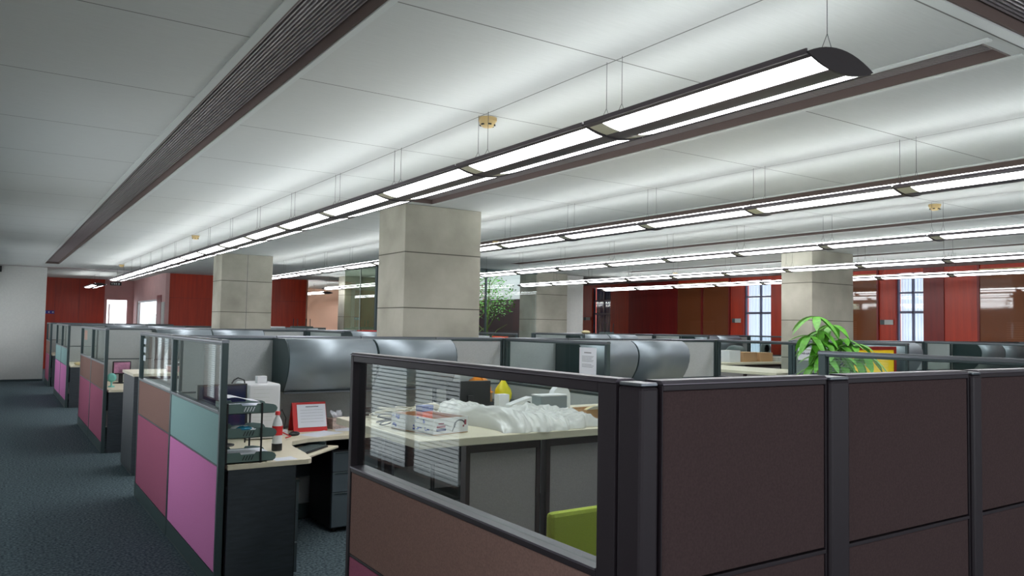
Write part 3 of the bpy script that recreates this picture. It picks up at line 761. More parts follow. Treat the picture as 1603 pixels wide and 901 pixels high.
# calendar
t = thing('desk_calendar', 'red desk calendar with white pages against the back panel', 'calendar', (1.975, 5.99, DZ))
obj('stand', MB().prism([(0, 0), (.012, 0), (.075, .208), (.07, .213), (.065, .212), (.13, 0), (.142, 0), (.078, .222), (.066, .222)], 0, .27, 'x'), 'red', t)
pg = MB().add([(.035, .006, .032), (.265, .006, .032), (.265, .058, .205), (.035, .058, .205), (.035, .004, .033), (.265, .004, .033), (.265, .056, .206), (.035, .056, .206)], [(0, 1, 2, 3), (4, 5, 6, 7), (0, 1, 5, 4), (1, 2, 6, 5), (2, 3, 7, 6), (3, 0, 4, 7)])
pp = obj('page', pg, 'paper', t)
ln = MB()
def on_pg(u, q): return (.035+u*.23, .003+.052*q, .034+.172*q)
for (u0, u1, q) in [(.3, .75, .88)] + [(.1, .9, .75-.13*k) for k in range(5)]:
    a, b = on_pg(u0, q), on_pg(u1, q+(.03 if q > .8 else .006)); ln.add([a, (b[0], a[1], a[2]), (b[0], b[1], b[2]), (a[0], b[1], b[2])], [(0, 1, 2, 3)])
obj('printed_lines', ln, 'ink', pp)
# tissue box
t = thing('tissue_box', 'patterned tissue box with a raised white tissue beside the calendar', 'tissue box', (2.37, 6.1, DZ), .25)
obj('carton', MB().box(-.085, .085, -.055, .055, 0, .085), noisy(mat('tissue_print', srgb(190, 170, 160), .7), 40, .35), t, bevel=.003)
tz = MB(); n = 7; v = []
for i in range(n+1):
    a = (i/n-.5)
    v += [(a*.09, -.004, .086), (a*.13-.01, .02*math.sin(i*2.1), .135+.012*math.sin(i*1.7))]
tz.add(v, [(2*i, 2*i+2, 2*i+3, 2*i+1) for i in range(n)], True)
tt = obj('tissue', tz, 'paper', t); so = tt.modifiers.new('s', 'SOLIDIFY'); so.thickness = .003
# mouse
t = thing('computer_mouse', 'black computer mouse in front of the red calendar', 'mouse', (1.925, 5.83, DZ), .6)
obj('mouse_body', blob(MB(), (0, 0, .012), (.055, .032, .02), 16, 1, 0), 'black', t)
# keyboard tray and keyboard
t = thing('keyboard_tray', 'beige pull-out keyboard tray under the desk corner', 'keyboard tray', (1.90, 5.50, .665), PI/4)
obj('tray_board', MB().box(-.27, .31, -.12, .15, 0, .018), 'beige', t, bevel=.006)
obj('slide_rail', MB().box(-.2, -.18, -.05, .15, .019, .055), 'slate', t); obj('slide_rail', MB().box(.22, .24, -.05, .15, .019, .055), 'slate', t)
t = thing('keyboard', 'black keyboard on the beige pull-out tray', 'keyboard', (1.90, 5.50, .6845), PI/4)
obj('keyboard_base', MB().box(-.21, .21, -.08, .07, 0, .012), 'black', t, bevel=.003)
kb = MB()
for r_ in range(5):
    for c_ in range(14): kb.box(-.2+c_*.0285, -.2+c_*.0285+.024, -.072+r_*.027, -.05+r_*.027, .0125, .017)
o = obj('keys', kb, 'dgrey', t); o['kind'] = 'stuff'
# pedestal under the return, with a white box on it
t = thing('drawer_pedestal', 'dark pedestal under the aisle side desk return, white box on top', 'pedestal', (1.2, 4.86, 0))
obj('carcass', MB().box(0, .43, 0, .45, .02, .60), 'black', t, bevel=.004)
obj('top_plate', MB().box(-.002, .45, -.002, .452, .601, .614), 'slate', t)
for k in range(3): obj('drawer', MB().box(.431, .449, .01, .44, .04+k*.19, .22+k*.19), 'steel', t)
tag(obj('carton_box', MB().box(0, .1, 0, .2, 0, .09), 'white', loc=(1.53, 4.9, .6145)), 'small white box standing on the dark pedestal under the desk', 'box')

# ------------------------------------------------------------------ high counters
def counter(label, x0, x1, y0, y1, z, panels, group=None):
    t = thing('high_counter', label, 'counter', (x0, y0, 0), 0, group)
    obj('countertop', MB().box(0, x1-x0, 0, y1-y0, z-.04, z), 'beige', t, bevel=.004)
    for a, b in panels:
        f = MB().box(a, a+.025, .07, .12, 0, z-.041).box(b-.025, b, .07, .12, 0, z-.041).box(a+.025, b-.025, .07, .12, z-.09, z-.041).box(a+.025, b-.025, .07, .12, 0, .1)
        fo = obj('panel_frame', f, 'brownframe', t)
        obj('fabric_panel', MB().box(a+.026, b-.026, .078, .112, .101, z-.091), 'warmfab', fo)
    return t
pn = [(.30, .76), (.80, 1.40), (1.44, 2.1), (2.14, 2.8), (2.84, 3.5), (3.54, 4.2), (4.24, 5.2)]
CZ = 1.05
counter('beige high counter on grey panels inside the nearest cubicle, covered with a plastic sheet', 1.70, 7.0, 3.33, 4.40, CZ, pn)
counter('beige high counter seen through the glass divider, long side towards the pillar', 8.56, 9.6, 6.6, 8.6, CZ, [(.02, 1.02)])
counter('beige high counter with cardboard boxes on it in the far wings', 9.9, 13.0, 9.0, 10.0, CZ, [(.02, 1.0), (1.04, 2.0), (2.04, 3.0)])

# crumpled clear plastic sheet
def crumple():
    n, m_ = 170, 90; v = []; rnd = random.Random(5)
    hs = [(rnd.uniform(0, 1), rnd.uniform(0, 1), rnd.uniform(.05, .16), rnd.uniform(.01, .05)) for _ in range(40)]
    rd = [(rnd.uniform(0, 2*PI), rnd.uniform(5, 34), rnd.uniform(0, 6), rnd.uniform(.0006, .0026)) for _ in range(24)]
    for j in range(m_+1):
        for i in range(n+1):
            u, q = i/n, j/m_
            e = min(u, 1-u, .12)/.12; e2 = min(q, 1-q, .16)/.16; ed = (e*e2)**.5
            h = .034+.014*math.sin(u*6+q*3)+.03*math.exp(-((u-.1)**2*30+(q-.75)**2*12))
            for a, b, r_, k in hs: h += k*math.exp(-((u-a)**2*4+(q-b)**2)/(r_*r_*2))*.38
            for a, fq, ph, am in rd:
                w_ = (u*2.2*math.cos(a)+q*math.sin(a))*fq+ph; h += am*(1-abs(math.sin(w_)))*1.6
            tap = 1-.55*u   # narrows to the far end
            x = 2.20+u*.66+.03*math.sin(q*9)
            y0_ = 3.36-.035*math.sin(u*PI*1.3); y1_ = 4.36-.82*u**1.3
            y = y0_+(y1_-y0_)*q+.014*math.sin(u*31)*(1-q)
            v.append((x, y, CZ+.002+max(0.0, h*ed)))
    f = [(j*(n+1)+i, j*(n+1)+i+1, (j+1)*(n+1)+i+1, (j+1)*(n+1)+i) for j in range(m_) for i in range(n)]
    return MB().add(v, f, True)
tag(obj('plastic_sheet', crumple(), 'plasticbag'), 'crumpled clear white plastic sheet heaped on the high counter', 'plastic sheet')
# white tray-like carton with prints
def carton_tray():
    t = thing('cardboard_tray', 'open white cardboard tray with blue and red prints on the counter corner', 'box', (1.845, 3.46, CZ+.001), .18)
    W, D, h = .225, .36, .082; th = .004
    obj('base', MB().box(0, W, 0, D, 0, th), 'card', t)
    obj('wall', MB().box(0, W, 0, th, th, h).box(0, th, th, D, th, h).box(W-th, W, th, D, th, h).box(th, W-th, D-th, D, th, h), 'white', t)
    i_ = MB().box(th+.0005, W-th-.0005, th+.0005, th+.0015, th, h-.002).box(th+.0005, th+.0015, th+.002, D-th, th, h-.002).box(W-th-.0015, W-th-.0005, th+.002, D-th, th, h-.002).box(th+.002, W-th-.002, D-th-.0015, D-th-.0005, th, h-.002)
    obj('lining', i_, 'card', t)
    b = MB(); rnd = random.Random(2)
    for k in range(26):
        y = rnd.choice((rnd.uniform(.03, .16), rnd.uniform(.26, .34))); z = rnd.choice((rnd.uniform(.012, .03), rnd.uniform(.05, .075)))
        b.box(-.001, -.0002, y, y+rnd.uniform(.004, .022), z, z+rnd.uniform(.003, .012))
    obj('blue_print', b, 'blue', t)
    r_ = MB(); n = 14
    for k in range(n):
        a = PI*(1.05-k/n*.95); cx, cz = .165, .035
        x = cx+.035*math.cos(a); z = cz+.028*math.sin(a); r_.box(x, x+.008, -.001, -.0002, z, z+.006)
    for k in range(6): r_.box(.118+k*.004, .124+k*.004, -.001, -.0002, .012+k*.006, .017+k*.006)
    obj('grey_print', r_, 'ink', t)
    q = MB().box(.02, .075, -.001, -.0002, .034, .046).box(.03, .065, -.001, -.0002, .052, .058).box(.2, .212, -.001, -.0002, .04, .066).box(.19, .199, -.001, -.0002, .03, .04)
    obj('red_print', q, mat('maroon_print', srgb(150, 60, 80), .6), t)
    q = MB().box(.018, .078, -.0012, -.0002, .018, .030)
    obj('navy_print', q, 'bluecloth', t)
carton_tray()
t = thing('tape_box', 'small orange and blue box standing in the white cardboard tray', 'box', (1.90, 3.69, CZ+.0055), .3)
obj('lower_half', MB().box(0, .075, 0, .045, 0, .088), mat('orange_red', srgb(240, 96, 50), .5), t)
obj('upper_half', MB().box(-.004, .079, -.002, .047, .0882, .118), mat('blue_lid', srgb(86, 104, 170), .4), t)
# telephone with tangled cables
t = thing('telephone', 'cream telephone handset with curled cord on the counter', 'telephone', (1.97, 4.02, CZ), .3)
obj('base', MB().prism([(0, 0), (.20, 0), (.20, .055), (0, .03)], -.07, .07, 'y'), 'cable', t, bevel=.006)
obj('handset', MB().tube([(.0, -.04, .05), (.02, -.04, .062), (.1, -.04, .078), (.18, -.04, .082), (.2, -.04, .072)], .02, 10), 'cable', t)
cd = [(.0+.035*math.sin(i*.55)-.0009*i, -.12+.02*math.cos(i*.55)+i*.0008, .006+.0004*i) for i in range(70)]
obj('cord', MB().tube(cd, .0035, 5), 'cable', t)
def coil(label, x, y, m, seed, r0=.07, group='cable coils on the counter'):
    rnd = random.Random(seed); pts = []
    for i in range(90):
        a = i*.28; r_ = r0*(.75+.25*math.sin(i*.13+seed)); pts.append((x+r_*1.5*math.cos(a)+.02*math.sin(i*.31), y+r_*math.sin(a), CZ+.006+.018*(1+math.sin(i*.17+seed))+.0003*i))
    tag(obj('coiled_cable', MB().tube(pts, .004, 5), m), label, 'cable', group)
coil('cream cable coil nearest the cut edge of the high counter', 1.95, 4.20, 'cable', 1)
coil('black cable coil on the high counter under the cream cables', 1.79, 3.90, 'black', 2, .028)
coil('cream cable coil beside the telephone handset', 2.08, 4.25, 'cable', 5, .05)
coil('black cable coil at the rear corner of the high counter', 1.84, 4.33, 'black', 4, .04)
# things behind the plastic sheet
t = thing('tape_dispenser', 'white desk tape dispenser with dark window on the counter behind the plastic sheet', 'dispenser', (2.80, 4.20, CZ), .1)
obj('housing', MB().prism([(0, 0), (.2, 0), (.205, .02), (.19, .085), (.175, .09), (.05, .06), (0, .045)], 0, .06, 'y'), 'white', t, bevel=.004)
obj('window', MB().prism([(.09, .015), (.17, .015), (.16, .06), (.10, .045)], -.0018, -.0003, 'y'), 'dgrey', t)
obj('tape_roll', MB().lathe([(.026, 0), (.026, .0016)], (.14, -.0038, .036), 20, 'y'), 'black', t)
tag(obj('carton_box', MB().box(0, .08, 0, .06, 0, .10), 'white', loc=(2.79, 4.33, CZ)), 'white upright box behind the tape dispenser', 'box')
t = thing('round_top_box', 'white round topped box standing behind the silver box', 'box', (3.1, 4.06, CZ))
obj('face', MB().prism([(-.07, 0), (.07, 0), (.07, .1)]+[(.07*math.cos(a*PI/10), .1+.07*math.sin(a*PI/10)) for a in range(1, 10)]+[(-.07, .1)], 0, .05, 'y'), 'white', t, bevel=.006)
obj('side_band', MB().box(-.078, -.0705, .0, .05, .03, .12), 'silver', t)
t = thing('silver_box', 'silver box with white top on the counter beside the plastic sheet', 'box', (2.79, 3.86, CZ+.052))
obj('box_body', MB().box(0, .2, 0, .1, 0, .075), 'silver', t, bevel=.003)
obj('lid', MB().box(-.002, .202, -.002, .102, .0752, .082), 'white', t)
t = thing('clear_box', 'clear plastic box under the silver box on the high counter', 'box', (2.80, 3.83, CZ+.0005))
obj('lower_tray', MB().box(0, .21, 0, .15, 0, .045), 'trimwhite', t, bevel=.004)
obj('lid', MB().box(-.003, .213, -.003, .153, .0455, .051), 'white', t)
t = thing('open_carton', 'open brown carton at the counter end beside the dark corner post', 'box', (2.90, 3.56, CZ+.0005), .05)
obj('carton_wall', MB().box(0, .25, 0, .006, 0, .07).box(0, .006, .006, .16, 0, .07).box(.244, .25, .006, .16, 0, .07).box(.006, .244, .154, .16, 0, .07).box(.006, .244, .006, .154, 0, .006), 'card', t)
obj('flap', MB().obox((.125, -.03, .085), (.12, .035, .002), (1, 0, 0), (0, 1, -.4)), 'trimwhite', t)
tag(obj('wrapped_roll', blob(MB(), (0, 0, .04), (.09, .05, .035), 12, 9, .12), 'sand', loc=(3.03, 3.64, CZ+.01)), 'cream wrapped roll lying in the open brown carton', 'roll')
# second workstation behind: monitor and hats
monitor('black monitor seen from behind near the orange and yellow hats', 3.39, 5.74, PI, .42, .26)
t = thing('hat_shelf', 'low dark shelf unit carrying the orange and yellow hats', 'shelf', (3.60, 5.85, DZ))
obj('carcass', MB().box(0, .42, 0, .26, 0, .18), 'darklam', t, bevel=.003)
def hat(name, label, x, y, z, m, tilt):
    t = thing(name, label, 'hard hat', (x, y, z))
    R_ = Matrix.Rotation(tilt, 4, 'X')
    prof = [(.115, 0), (.113, .03), (.105, .07), (.085, .105), (.05, .13), (.01, .14)]
    obj('shell', MB().lathe(prof, n=24).tf(R_), m, t)
    obj('brim', MB().lathe([(.112, .004), (.135, 0), (.136, .004), (.112, .01)], n=24).tf(R_), m, t)
    obj('ridge', MB().tube([(0, -.1, .075), (0, -.07, .12), (0, 0, .145), (0, .07, .12), (0, .1, .075)], .012, 8).tf(R_), m, t)
hat('hard_hat', 'orange hard hat beside the black monitor', 3.62, 5.96, DZ+.262, 'orange', 0)
obj0 = None
tag(obj('hat_box', MB().box(0, .2, 0, .2, 0, .08), 'card', loc=(3.515, 5.88, DZ+.181)), 'small brown box under the orange hard hat', 'box')
# yellow peaked bag
t = thing('yellow_bag', 'bright yellow plastic bag rising to a point beside the orange hard hat', 'bag', (3.815, 5.86, DZ+.181))
pr = [(.055, 0), (.07, .03), (.074, .07), (.062, .11), (.04, .15), (.018, .185), (.004, .22)]
mb = MB().lathe([(r_*1.05, h) for r_, h in pr], n=14)
rnd = random.Random(3); mb.v = [(x*(1+rnd.uniform(-.08, .08)), y*(1+rnd.uniform(-.08, .08)), z) for x, y, z in mb.v]
obj('bag_body', mb, 'yellow', t)

# lime chair
t = thing('office_chair', 'lime green office chair behind the near glass partition', 'chair', (2.02, 2.42, 0))
obj('backrest', MB().box(-.23, .23, -.02, .02, .5, .895), 'lime', t, bevel=.018)
obj('back_frame', MB().tube([(-.15, .022, .85), (-.17, .03, .55), (0, .05, .42), (.17, .03, .55), (.15, .022, .85)], .01, 8).tube([(0, .05, .42), (0, .0, .38), (0, -.15, .37)], .016, 8), 'black', t)
obj('seat', MB().box(-.24, .24, -.45, .0, .43, .48), 'lime', t, bevel=.02)
obj('gas_column', MB().lathe([(.03, .1), (.03, .3), (.018, .3), (.018, .43)], (0, -.22, 0), 12), 'black', t)
bs = MB()
for k in range(5):
    a = k*2*PI/5+.3; bs.tube([(0, -.22, .1), (.28*math.cos(a), -.22+.28*math.sin(a), .07)], .018, 8)
obj('star_base', bs, 'black', t)
for k in range(5):
    a = k*2*PI/5+.3; obj('castor', MB().lathe([(.028, -.012), (.028, .012)], (.28*math.cos(a), -.22+.28*math.sin(a), .028), 12, 'x'), 'black', t)

# notices
def notice(label, x, y0, y1, z0, z1, head='ink', n=8, big=False):
    t = thing('paper_notice', label, 'notice', (x, (y0+y1)/2, z0))
    w_ = (y1-y0)/2; h = z1-z0
    obj('page', MB().box(-.0012, 0, -w_, w_, 0, h), 'paper', t)
    mb = MB()
    if big:
        mb.box(-.0022, -.0013, -w_*.75, w_*.75, h*.46, h*.60)
        mb.box(-.0022, -.0013, -w_*.8, -w_*.4, h*.16, h*.19)
        g = MB().box(-.0022, -.0013, -w_*.5, w_*.5, h*.8, h*.84); obj('green_heading', g, 'green', t)
        mb = MB(); k = 0
        for i in range(9):
            a = -w_*.78+i*w_*.175; mb.box(-.0022, -.0013, a, a+w_*.12, h*.45+h*.02*(i % 2), h*.60-h*.03*(i % 3))
    else:
        for i in range(6): mb.box(-.0022, -.0013, -w_*.4+i*w_*.14, -w_*.4+i*w_*.14+w_*.09, h*.845, h*.875)
        for k in range(n):
            z = h*(.76-k*.035) if k < 5 else h*(.54-(k-5)*.035); e = (0, .1, .25)[k % 3]; mb.box(-.0022, -.0013, -w_*.7+w_*e, w_*.68, z, z+h*.008)
    obj('printed_text', mb, 'ink', t)
notice('long white notice with printed lines taped to the glass divider', X2-.0045, 4.945, 5.165, 1.13, 1.435)
notice('white notice with green heading on the glass divider beside the plant', X3-.0045, 4.98, 5.2, 1.30, 1.435, big=True)
notice('white printed strip on the end glass of the second wing, third row', X3-.0045, 11.35, 11.95, 1.33, 1.43, big=True)
tag(obj('paper_notice', MB().box(-.0012, 0, -.25, .25, 0, .1), mat('orange_red_paper', srgb(236, 98, 70), .7), loc=(X3-.0045, 11.02, 1.33)), 'orange red strip beside the white strip on the far end glass', 'notice')
tag(obj('paper_notice', MB().box(-.0012, 0, -.2, .2, 0, .14), mat('salmon_paper', srgb(214, 150, 130), .7), loc=(X1-.0045, 13.1, 1.29)), 'salmon pink paper taped inside the aisle partition glass', 'notice')
for k in range(3):
    tag(obj('sticker', MB().box(-.0012, 0, -.06, .06, 0, .05), 'paper', loc=(X1-.0045, 7.72, 1.38-.075*k)), 'small white sticker, %s from the top, on the second row aisle glass' % ordw[k], 'sticker', 'white stickers on the aisle glass')

# ------------------------------------------------------------------ things on top of far cabinets
def router(label, x, y, z, W, n):
    t = thing('network_router', label, 'router', (x, y, z), 0, None)
    obj('case_body', MB().prism([(-W/2, 0), (W/2, 0), (W/2-.02, .04), (-W/2+.02, .04)], -.09, .09, 'y'), 'dgrey', t)
    for k in range(n):
        a = -W/2+.03+(W-.06)*k/(n-1); s = 1 if k % 2 else -1
        obj('antenna', MB().tube([(a, .07*s, .03), (a, .085*s, .21)], .008, 6), 'black', t)
router('black router with upright antennas on the cabinets near the peach wall', 5.86, 17.45, 1.478, .5, 4)
router('grey router with thin antennas on the cabinets before the dark window', 10.15, 11.86, 1.478, .26, 3)
tag(obj('flat_box', MB().box(-.25, .25, -.1, .1, 0, .025), 'white', loc=(5.2, 17.45, 1.478)), 'flat white box on the cabinets left of the black router', 'box')
tag(obj('folder', MB().box(-.17, .17, -.11, .11, 0, .014), 'red', loc=(5.1, 11.85, 1.478)), 'thin red folder on top of the third row cabinets', 'folder')
tag(obj('wrapped_roll', blob(MB(), (0, 0, .035), (.10, .06, .035), 12, 6, .05), 'sand', loc=(9.62, 11.86, 1.478)), 'cream bundle on the cabinets beside the grey router', 'bundle')

# ------------------------------------------------------------------ other rows' desk items
M['picture'] = noisy(mat('screen_picture', srgb(170, 120, 150), .3), 9, .6)
monitor('open screen with a pink picture on the third row desk', 1.46, 11.6, .1, .22, .17, DZ, 'picture')
t = thing('desk_fan', 'small mint green fan on the third row desk', 'fan', (1.27, 10.95, DZ))
M['mint'] = mat('mint_plastic', srgb(120, 200, 190), .4)
obj('head', MB().lathe([(.03, -.02), (.055, -.012), (.055, .012), (.03, .02)], (0, 0, .12), 18, 'y'), 'mint', t)
obj('neck', MB().lathe([(.04, 0), (.035, .015), (.01, .02), (.01, .08)], n=14), 'mint', t)
t = thing('cloth', 'white cloth hanging over the fourth row desk edge', 'cloth', (1.645, 16.35, DZ))
mb = MB(); v = []
for i in range(9):
    u = i/8; yy = -.1+.2*u
    v += [(-.1, yy, .004), (.061, yy, .004+.004*math.sin(i*2)), (.072+.008*math.sin(i*1.9), yy, -.02), (.078+.014*math.sin(i*1.9), yy, -.2+.02*math.sin(i))]
mb.add(v, [(4*i+k, 4*i+k+1, 4*i+k+5, 4*i+k+4) for i in range(8) for k in range(3)], True)
o = obj('fabric', mb, 'paper', t); o.modifiers.new('s', 'SOLIDIFY').thickness = .006
tag(obj('wrapped_roll', blob(MB(), (0, 0, .03), (.09, .06, .03), 12, 12, .1), 'sand', loc=(1.35, 16.3, DZ)), 'cream bundle on the fourth row desk beside the white cloth', 'bundle')
# boxes on the far high counter, seen through glass
def closed_box(label, x, y, z, w_, d, h, m, rz=0):
    t = thing('carton_box', label, 'box', (x, y, z), rz)
    obj('carton', MB().box(0, w_, 0, d, 0, h), m, t, bevel=.004)
    obj('tape_strip', MB().box(w_*.42, w_*.58, -.001, d+.001, h+.0002, h+.0012), 'sand', t)
closed_box('white box at the left of the far counter boxes', 10.55, 9.1, CZ, .28, .25, .2, 'white')
closed_box('brown cardboard box on the far counter beside the white box', 10.9, 9.1, CZ, .42, .3, .17, 'card', .1)
closed_box('second brown cardboard box on the far counter', 11.4, 9.15, CZ, .32, .3, .16, 'card', -.1)
closed_box('flat pale box in front of the brown boxes on the far counter', 11.78, 9.05, CZ, .5, .2, .08, 'trimwhite')
t = thing('desk_fan', 'round dark grey fan behind the far counter boxes', 'fan', (12.0, 9.5, CZ))
obj('head', MB().lathe([(.05, -.03), (.13, -.02), (.13, .02), (.05, .03)], (0, 0, .22), 24, 'y'), 'dgrey', t)
obj('grille', MB().lathe([(.06, -.001), (.07, -.001)], (0, -.031, .22), 20, 'y'), 'slate', t)
obj('stand', MB().lathe([(.09, 0), (.08, .02), (.015, .03), (.015, .1)], n=16), 'dgrey', t)
t = thing('black_bag', 'dark rounded bag behind the far cardboard boxes', 'bag', (11.3, 9.6, CZ))
obj('bag_body', blob(MB(), (0, 0, .145), (.26, .14, .135), 16, 8, .05), 'dgrey', t)
t = thing('blue_basket', 'blue object on the far counter edge, left of the boxes', 'basket', (10.1, 9.15, CZ))
obj('basket_body', MB().prism([(0, 0), (.26, 0), (.3, .1), (-.04, .1)], 0, .2, 'y'), mat('blue_plastic', srgb(60, 110, 180), .4), t, bevel=.004)
# yellow board
t = thing('display_board', 'bright yellow board with dark red frame behind the leafy plant', 'board', (6.0, 3.88, CZ+.001))
obj('frame', MB().box(0, .68, 0, .03, 0, .03).box(0, .68, 0, .03, .40, .43).box(0, .03, 0, .03, .03, .40).box(.65, .68, 0, .03, .03, .40).box(.1, .14, .031, .2, 0, .012).box(.54, .58, .031, .2, 0, .012), 'redwood2', t)
obj('yellow_panel', MB().box(.03, .65, .008, .022, .03, .40), mat('yellow_card', srgb(250, 214, 30), .5), t)

# ------------------------------------------------------------------ plants
def leaf_mesh(mb, base, d, up, L_, W, droop, n=6):
    d = Vector(d).normalized(); side = d.cross(Vector(up)).normalized(); nrm = side.cross(d).normalized()
    v = []
    for i in range(n+1):
        u = i/n; w_ = W*math.sin(PI*min(1, u*.92+.05))**.8*.5 if i < n else .0005
        c = Vector(base)+d*L_*u+Vector((0, 0, -1))*droop*u*u*L_
        v += [c-side*w_+nrm*w_*.25, c, c+side*w_+nrm*w_*.25]
    f = []
    for i in range(n): f += [(3*i, 3*i+1, 3*i+4, 3*i+3), (3*i+1, 3*i+2, 3*i+5, 3*i+4)]
    return mb.add(v, f, True)
def money_tree():
    rnd = random.Random(11); t = thing('potted_plant', 'leafy bright green potted plant rising above the dark partitions', 'plant', (5.02, 3.50, CZ))
    obj('pot', MB().lathe([(.07, 0), (.10, .12), (.10, .13), (.09, .13), (.085, .11)], n=24), 'pot', t)
    obj('soil', MB().lathe([(.084, .10), (.084, .115)], n=20), 'darklam', t)
    heads = [(-.03, .0, .66), (.05, .02, .56), (.20, -.05, .50), (.0, .03, .46), (.30, -.08, .46), (.06, -.08, .40), (.24, -.02, .38), (.36, -.05, .34), (.44, -.08, .38), (.14, .0, .60), (-.08, .02, .52), (.08, .03, .48), (.16, -.06, .44), (-.02, -.05, .38), (.14, -.1, .3), (.3, 0, .26), (.02, .05, .3)]
    obj('trunk', MB().tube([(0, 0, .1), (.005, 0, .2), (-.005, 0, .32)], .018, 8, .012), 'stem', t)
    for hx, hy, hz in heads:
        mb = MB().tube([(-.005, 0, .28), (hx*.3, hy*.3, hz*.55+.14), (hx, hy, hz)], .004, 5, .0025)
        lf = obj('stem', mb, 'stem', t)
        m2 = MB(); nn = 6; a0 = rnd.uniform(0, 6)
        for k in range(nn):
            a = a0+k*2*PI/nn; el = rnd.uniform(-.5, .1); leaf_mesh(m2, (hx, hy, hz), (math.cos(a), math.sin(a), el), (0, 0, 1), rnd.uniform(.14, .2), .058, rnd.uniform(.35, .8))
        obj('leaf', m2, 'leaf', lf)
money_tree()
def orchid():
    rnd = random.Random(4); t = thing('potted_orchid', 'dark arching leaves of a potted plant left of the leafy plant', 'plant', (4.28, 3.52, CZ))
    obj('pot', MB().lathe([(.06, 0), (.08, .1), (.075, .1), (.07, .09)], n=20), 'pot', t)
    obj('soil', MB().lathe([(.069, .08), (.069, .088)], n=16), 'darklam', t)
    for k in range(9):
        a = k*2.4; mb = leaf_mesh(MB(), (0, 0, .09), (math.cos(a)*.9, math.sin(a)*.5, 1.35+.2*math.sin(k)), (.1, .2, 1), rnd.uniform(.34, .46), .04, rnd.uniform(.5, .9), 12)
        obj('leaf', mb, 'darkleaf', t)
orchid()
def court_tree(x, y, hgt, label, m, seed, cnt=900, rad=.75):
    rnd = random.Random(seed); t = thing('courtyard_tree', label, 'tree', (x, y, 0))
    tr = MB().tube([(0, 0, 0), (.05, .02, .8), (-.03, 0, 1.6), (.04, 0, hgt)], .05, 8, .02)
    for k in range(9):
        a = k*2.4; z = 1.2+k*.17; tr.tube([(0, 0, z), (.3*math.cos(a), .3*math.sin(a), z+.3), (.6*math.cos(a), .6*math.sin(a), z+.45)], .018, 5, .006)
    obj('trunk', tr, 'stem', t)
    mb = MB()
    for k in range(cnt):
        while True:
            p = Vector((rnd.uniform(-1, 1), rnd.uniform(-1, 1), rnd.uniform(-1, 1)))
            if p.length < 1: break
        c = Vector((p.x*rad, p.y*rad, 2.35+p.z*.6)); d = Vector((rnd.uniform(-1, 1), rnd.uniform(-1, 1), rnd.uniform(-.6, .4)))
        s = rnd.uniform(.05, .09); d.normalize(); sd = d.cross(Vector((rnd.uniform(-1, 1), rnd.uniform(-1, 1), 1))).normalized()
        mb.add([c, c+d*s*.5+sd*s*.3, c+d*s, c+d*s*.5-sd*s*.3], [(0, 1, 2, 3)])
    obj('foliage', mb, m, t)
court_tree(10.75, 17.3, 2.6, 'sunlit green tree in the courtyard behind the glass', 'leaf', 1)
M['redleaf'] = mat('reddish_leaf', srgb(150, 90, 90), .5)
court_tree(11.25, 18.9, 1.6, 'reddish shrub beside the courtyard tree', 'redleaf', 2, 500, .4)
tag(obj('blue_cloth', MB().prism([(0, 0), (.5, 0), (.5, .55), (.46, .6), (.04, .6), (0, .55)], 0, .03, 'y'), 'bluecloth', loc=(11.2, 20.368, 1.45)), 'blue cloth on the courtyard wall behind the tree', 'cloth')
# hedge outside the lobby window
t = thing('garden_hedge', 'pale green garden hedge outside the far lobby window', 'hedge', (4.95, 27.9, 0))
obj('hedge_body', blob(MB(), (0, 0, 1.0), (.8, .75, 1.0), 40, 2, .05), 'green', t)

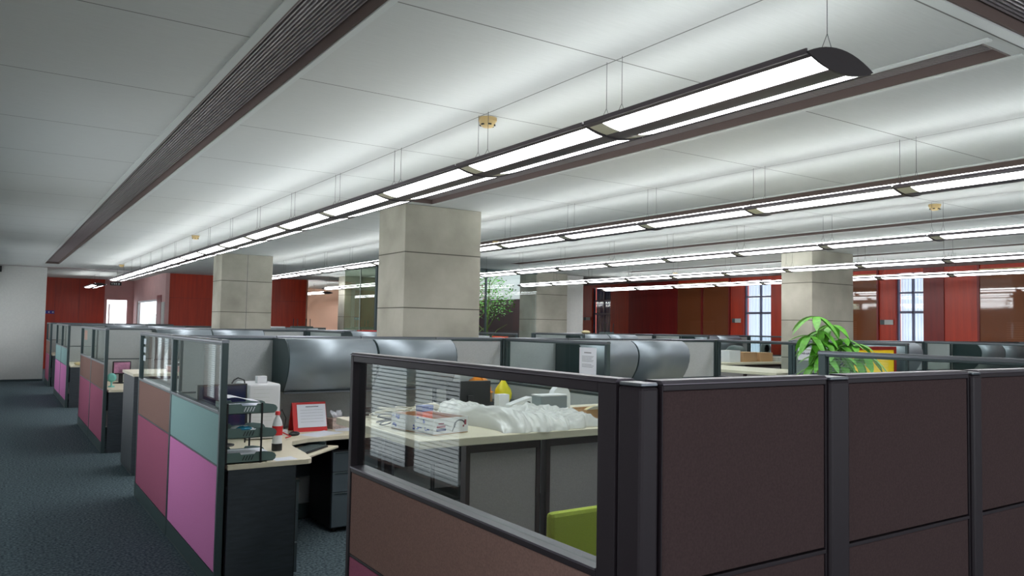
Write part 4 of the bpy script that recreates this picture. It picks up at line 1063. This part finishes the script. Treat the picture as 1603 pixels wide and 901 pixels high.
# ------------------------------------------------------------------ signs, switches, cameras
t = thing('exit_sign', 'dark hanging sign with pale characters near the far red wall', 'sign', (2.87, 26, 2.61))
obj('plate', MB().box(0, .30, 0, .03, 0, .1), 'black', t)
ch = MB(); rnd = random.Random(6)
for k in range(4):
    x = .035+k*.06
    ch.box(x, x+.036, -.0015, -.0002, .03, .036).box(x, x+.036, -.0015, -.0002, .062, .068).box(x+.014, x+.02, -.0015, -.0002, .036, .062).box(x+(k % 2)*.026, x+(k % 2)*.026+.006, -.0015, -.0002, .036, .062)
obj('characters', ch, 'white', t)
obj('hanger', MB().tube([(.15, .015, .1), (.15, .015, .289)], .004, 6), 'steelwire', t)
t = thing('wall_sign', 'blue strip with three white dots on the far red wall', 'sign', (1.36, 28.79, 1.74))
M['signblue'] = mat('sign_blue', srgb(60, 60, 170), .4)
obj('strip', MB().box(-.05, .26, 0, .009, 0, .1), 'signblue', t)
for k in range(3): obj('dot', MB().lathe([(.024, 0), (.024, -.004)], (.0+k*.11, -.0005, .05), 14, 'y'), 'white', t)
tag(obj('wall_speaker', MB().box(0, .1, 0, .06, 0, .15), 'black', loc=(.03, 23.185, 2.73)), 'small black box high on the white end wall of the aisle', 'speaker')
def switch(label, y0, y1, z0, z1, dark=True):
    t = thing('switch_plate', label, 'switch', (XR-.03, y0, z0), group=None)
    obj('plate', MB().box(0, .008, 0, (y1-y0)*.66, 0, z1-z0), 'trimwhite', t)
    obj('controller', MB().box(0, .008, (y1-y0)*.68, y1-y0, 0, z1-z0), 'dgrey', t)
switch('switch plates on the red wall beside the right curtained window', 8.94, 9.22, 1.77, 1.87)
switch('switch plates on the red wall beside the middle curtained window', 12.83, 13.1, 1.79, 1.89)
switch('switch plates on the red wall beside the dark window', 18.63, 18.94, 1.83, 1.92)

# two bound stacks on the white topped cabinet
t = thing('paper_ream', 'pale pink stack of bound papers on the white topped cabinet', 'papers', (1.62, 9.0, 1.046), .1)
obj('bound_pages', MB().box(0, .3, 0, .22, 0, .06), 'pinkwall', t, bevel=.003)
obj('cover', MB().box(-.002, .302, -.002, .222, .0602, .064), 'paper', t)
t = thing('paper_ream', 'dark bound folder lying on the pale pink stack of papers', 'papers', (1.66, 9.02, 1.1105), .1)
obj('bound_pages', MB().box(0, .26, 0, .18, 0, .03), 'brownframe', t, bevel=.003)
obj('cover', MB().box(-.001, .262, -.001, .182, .0302, .033), 'paper', t)
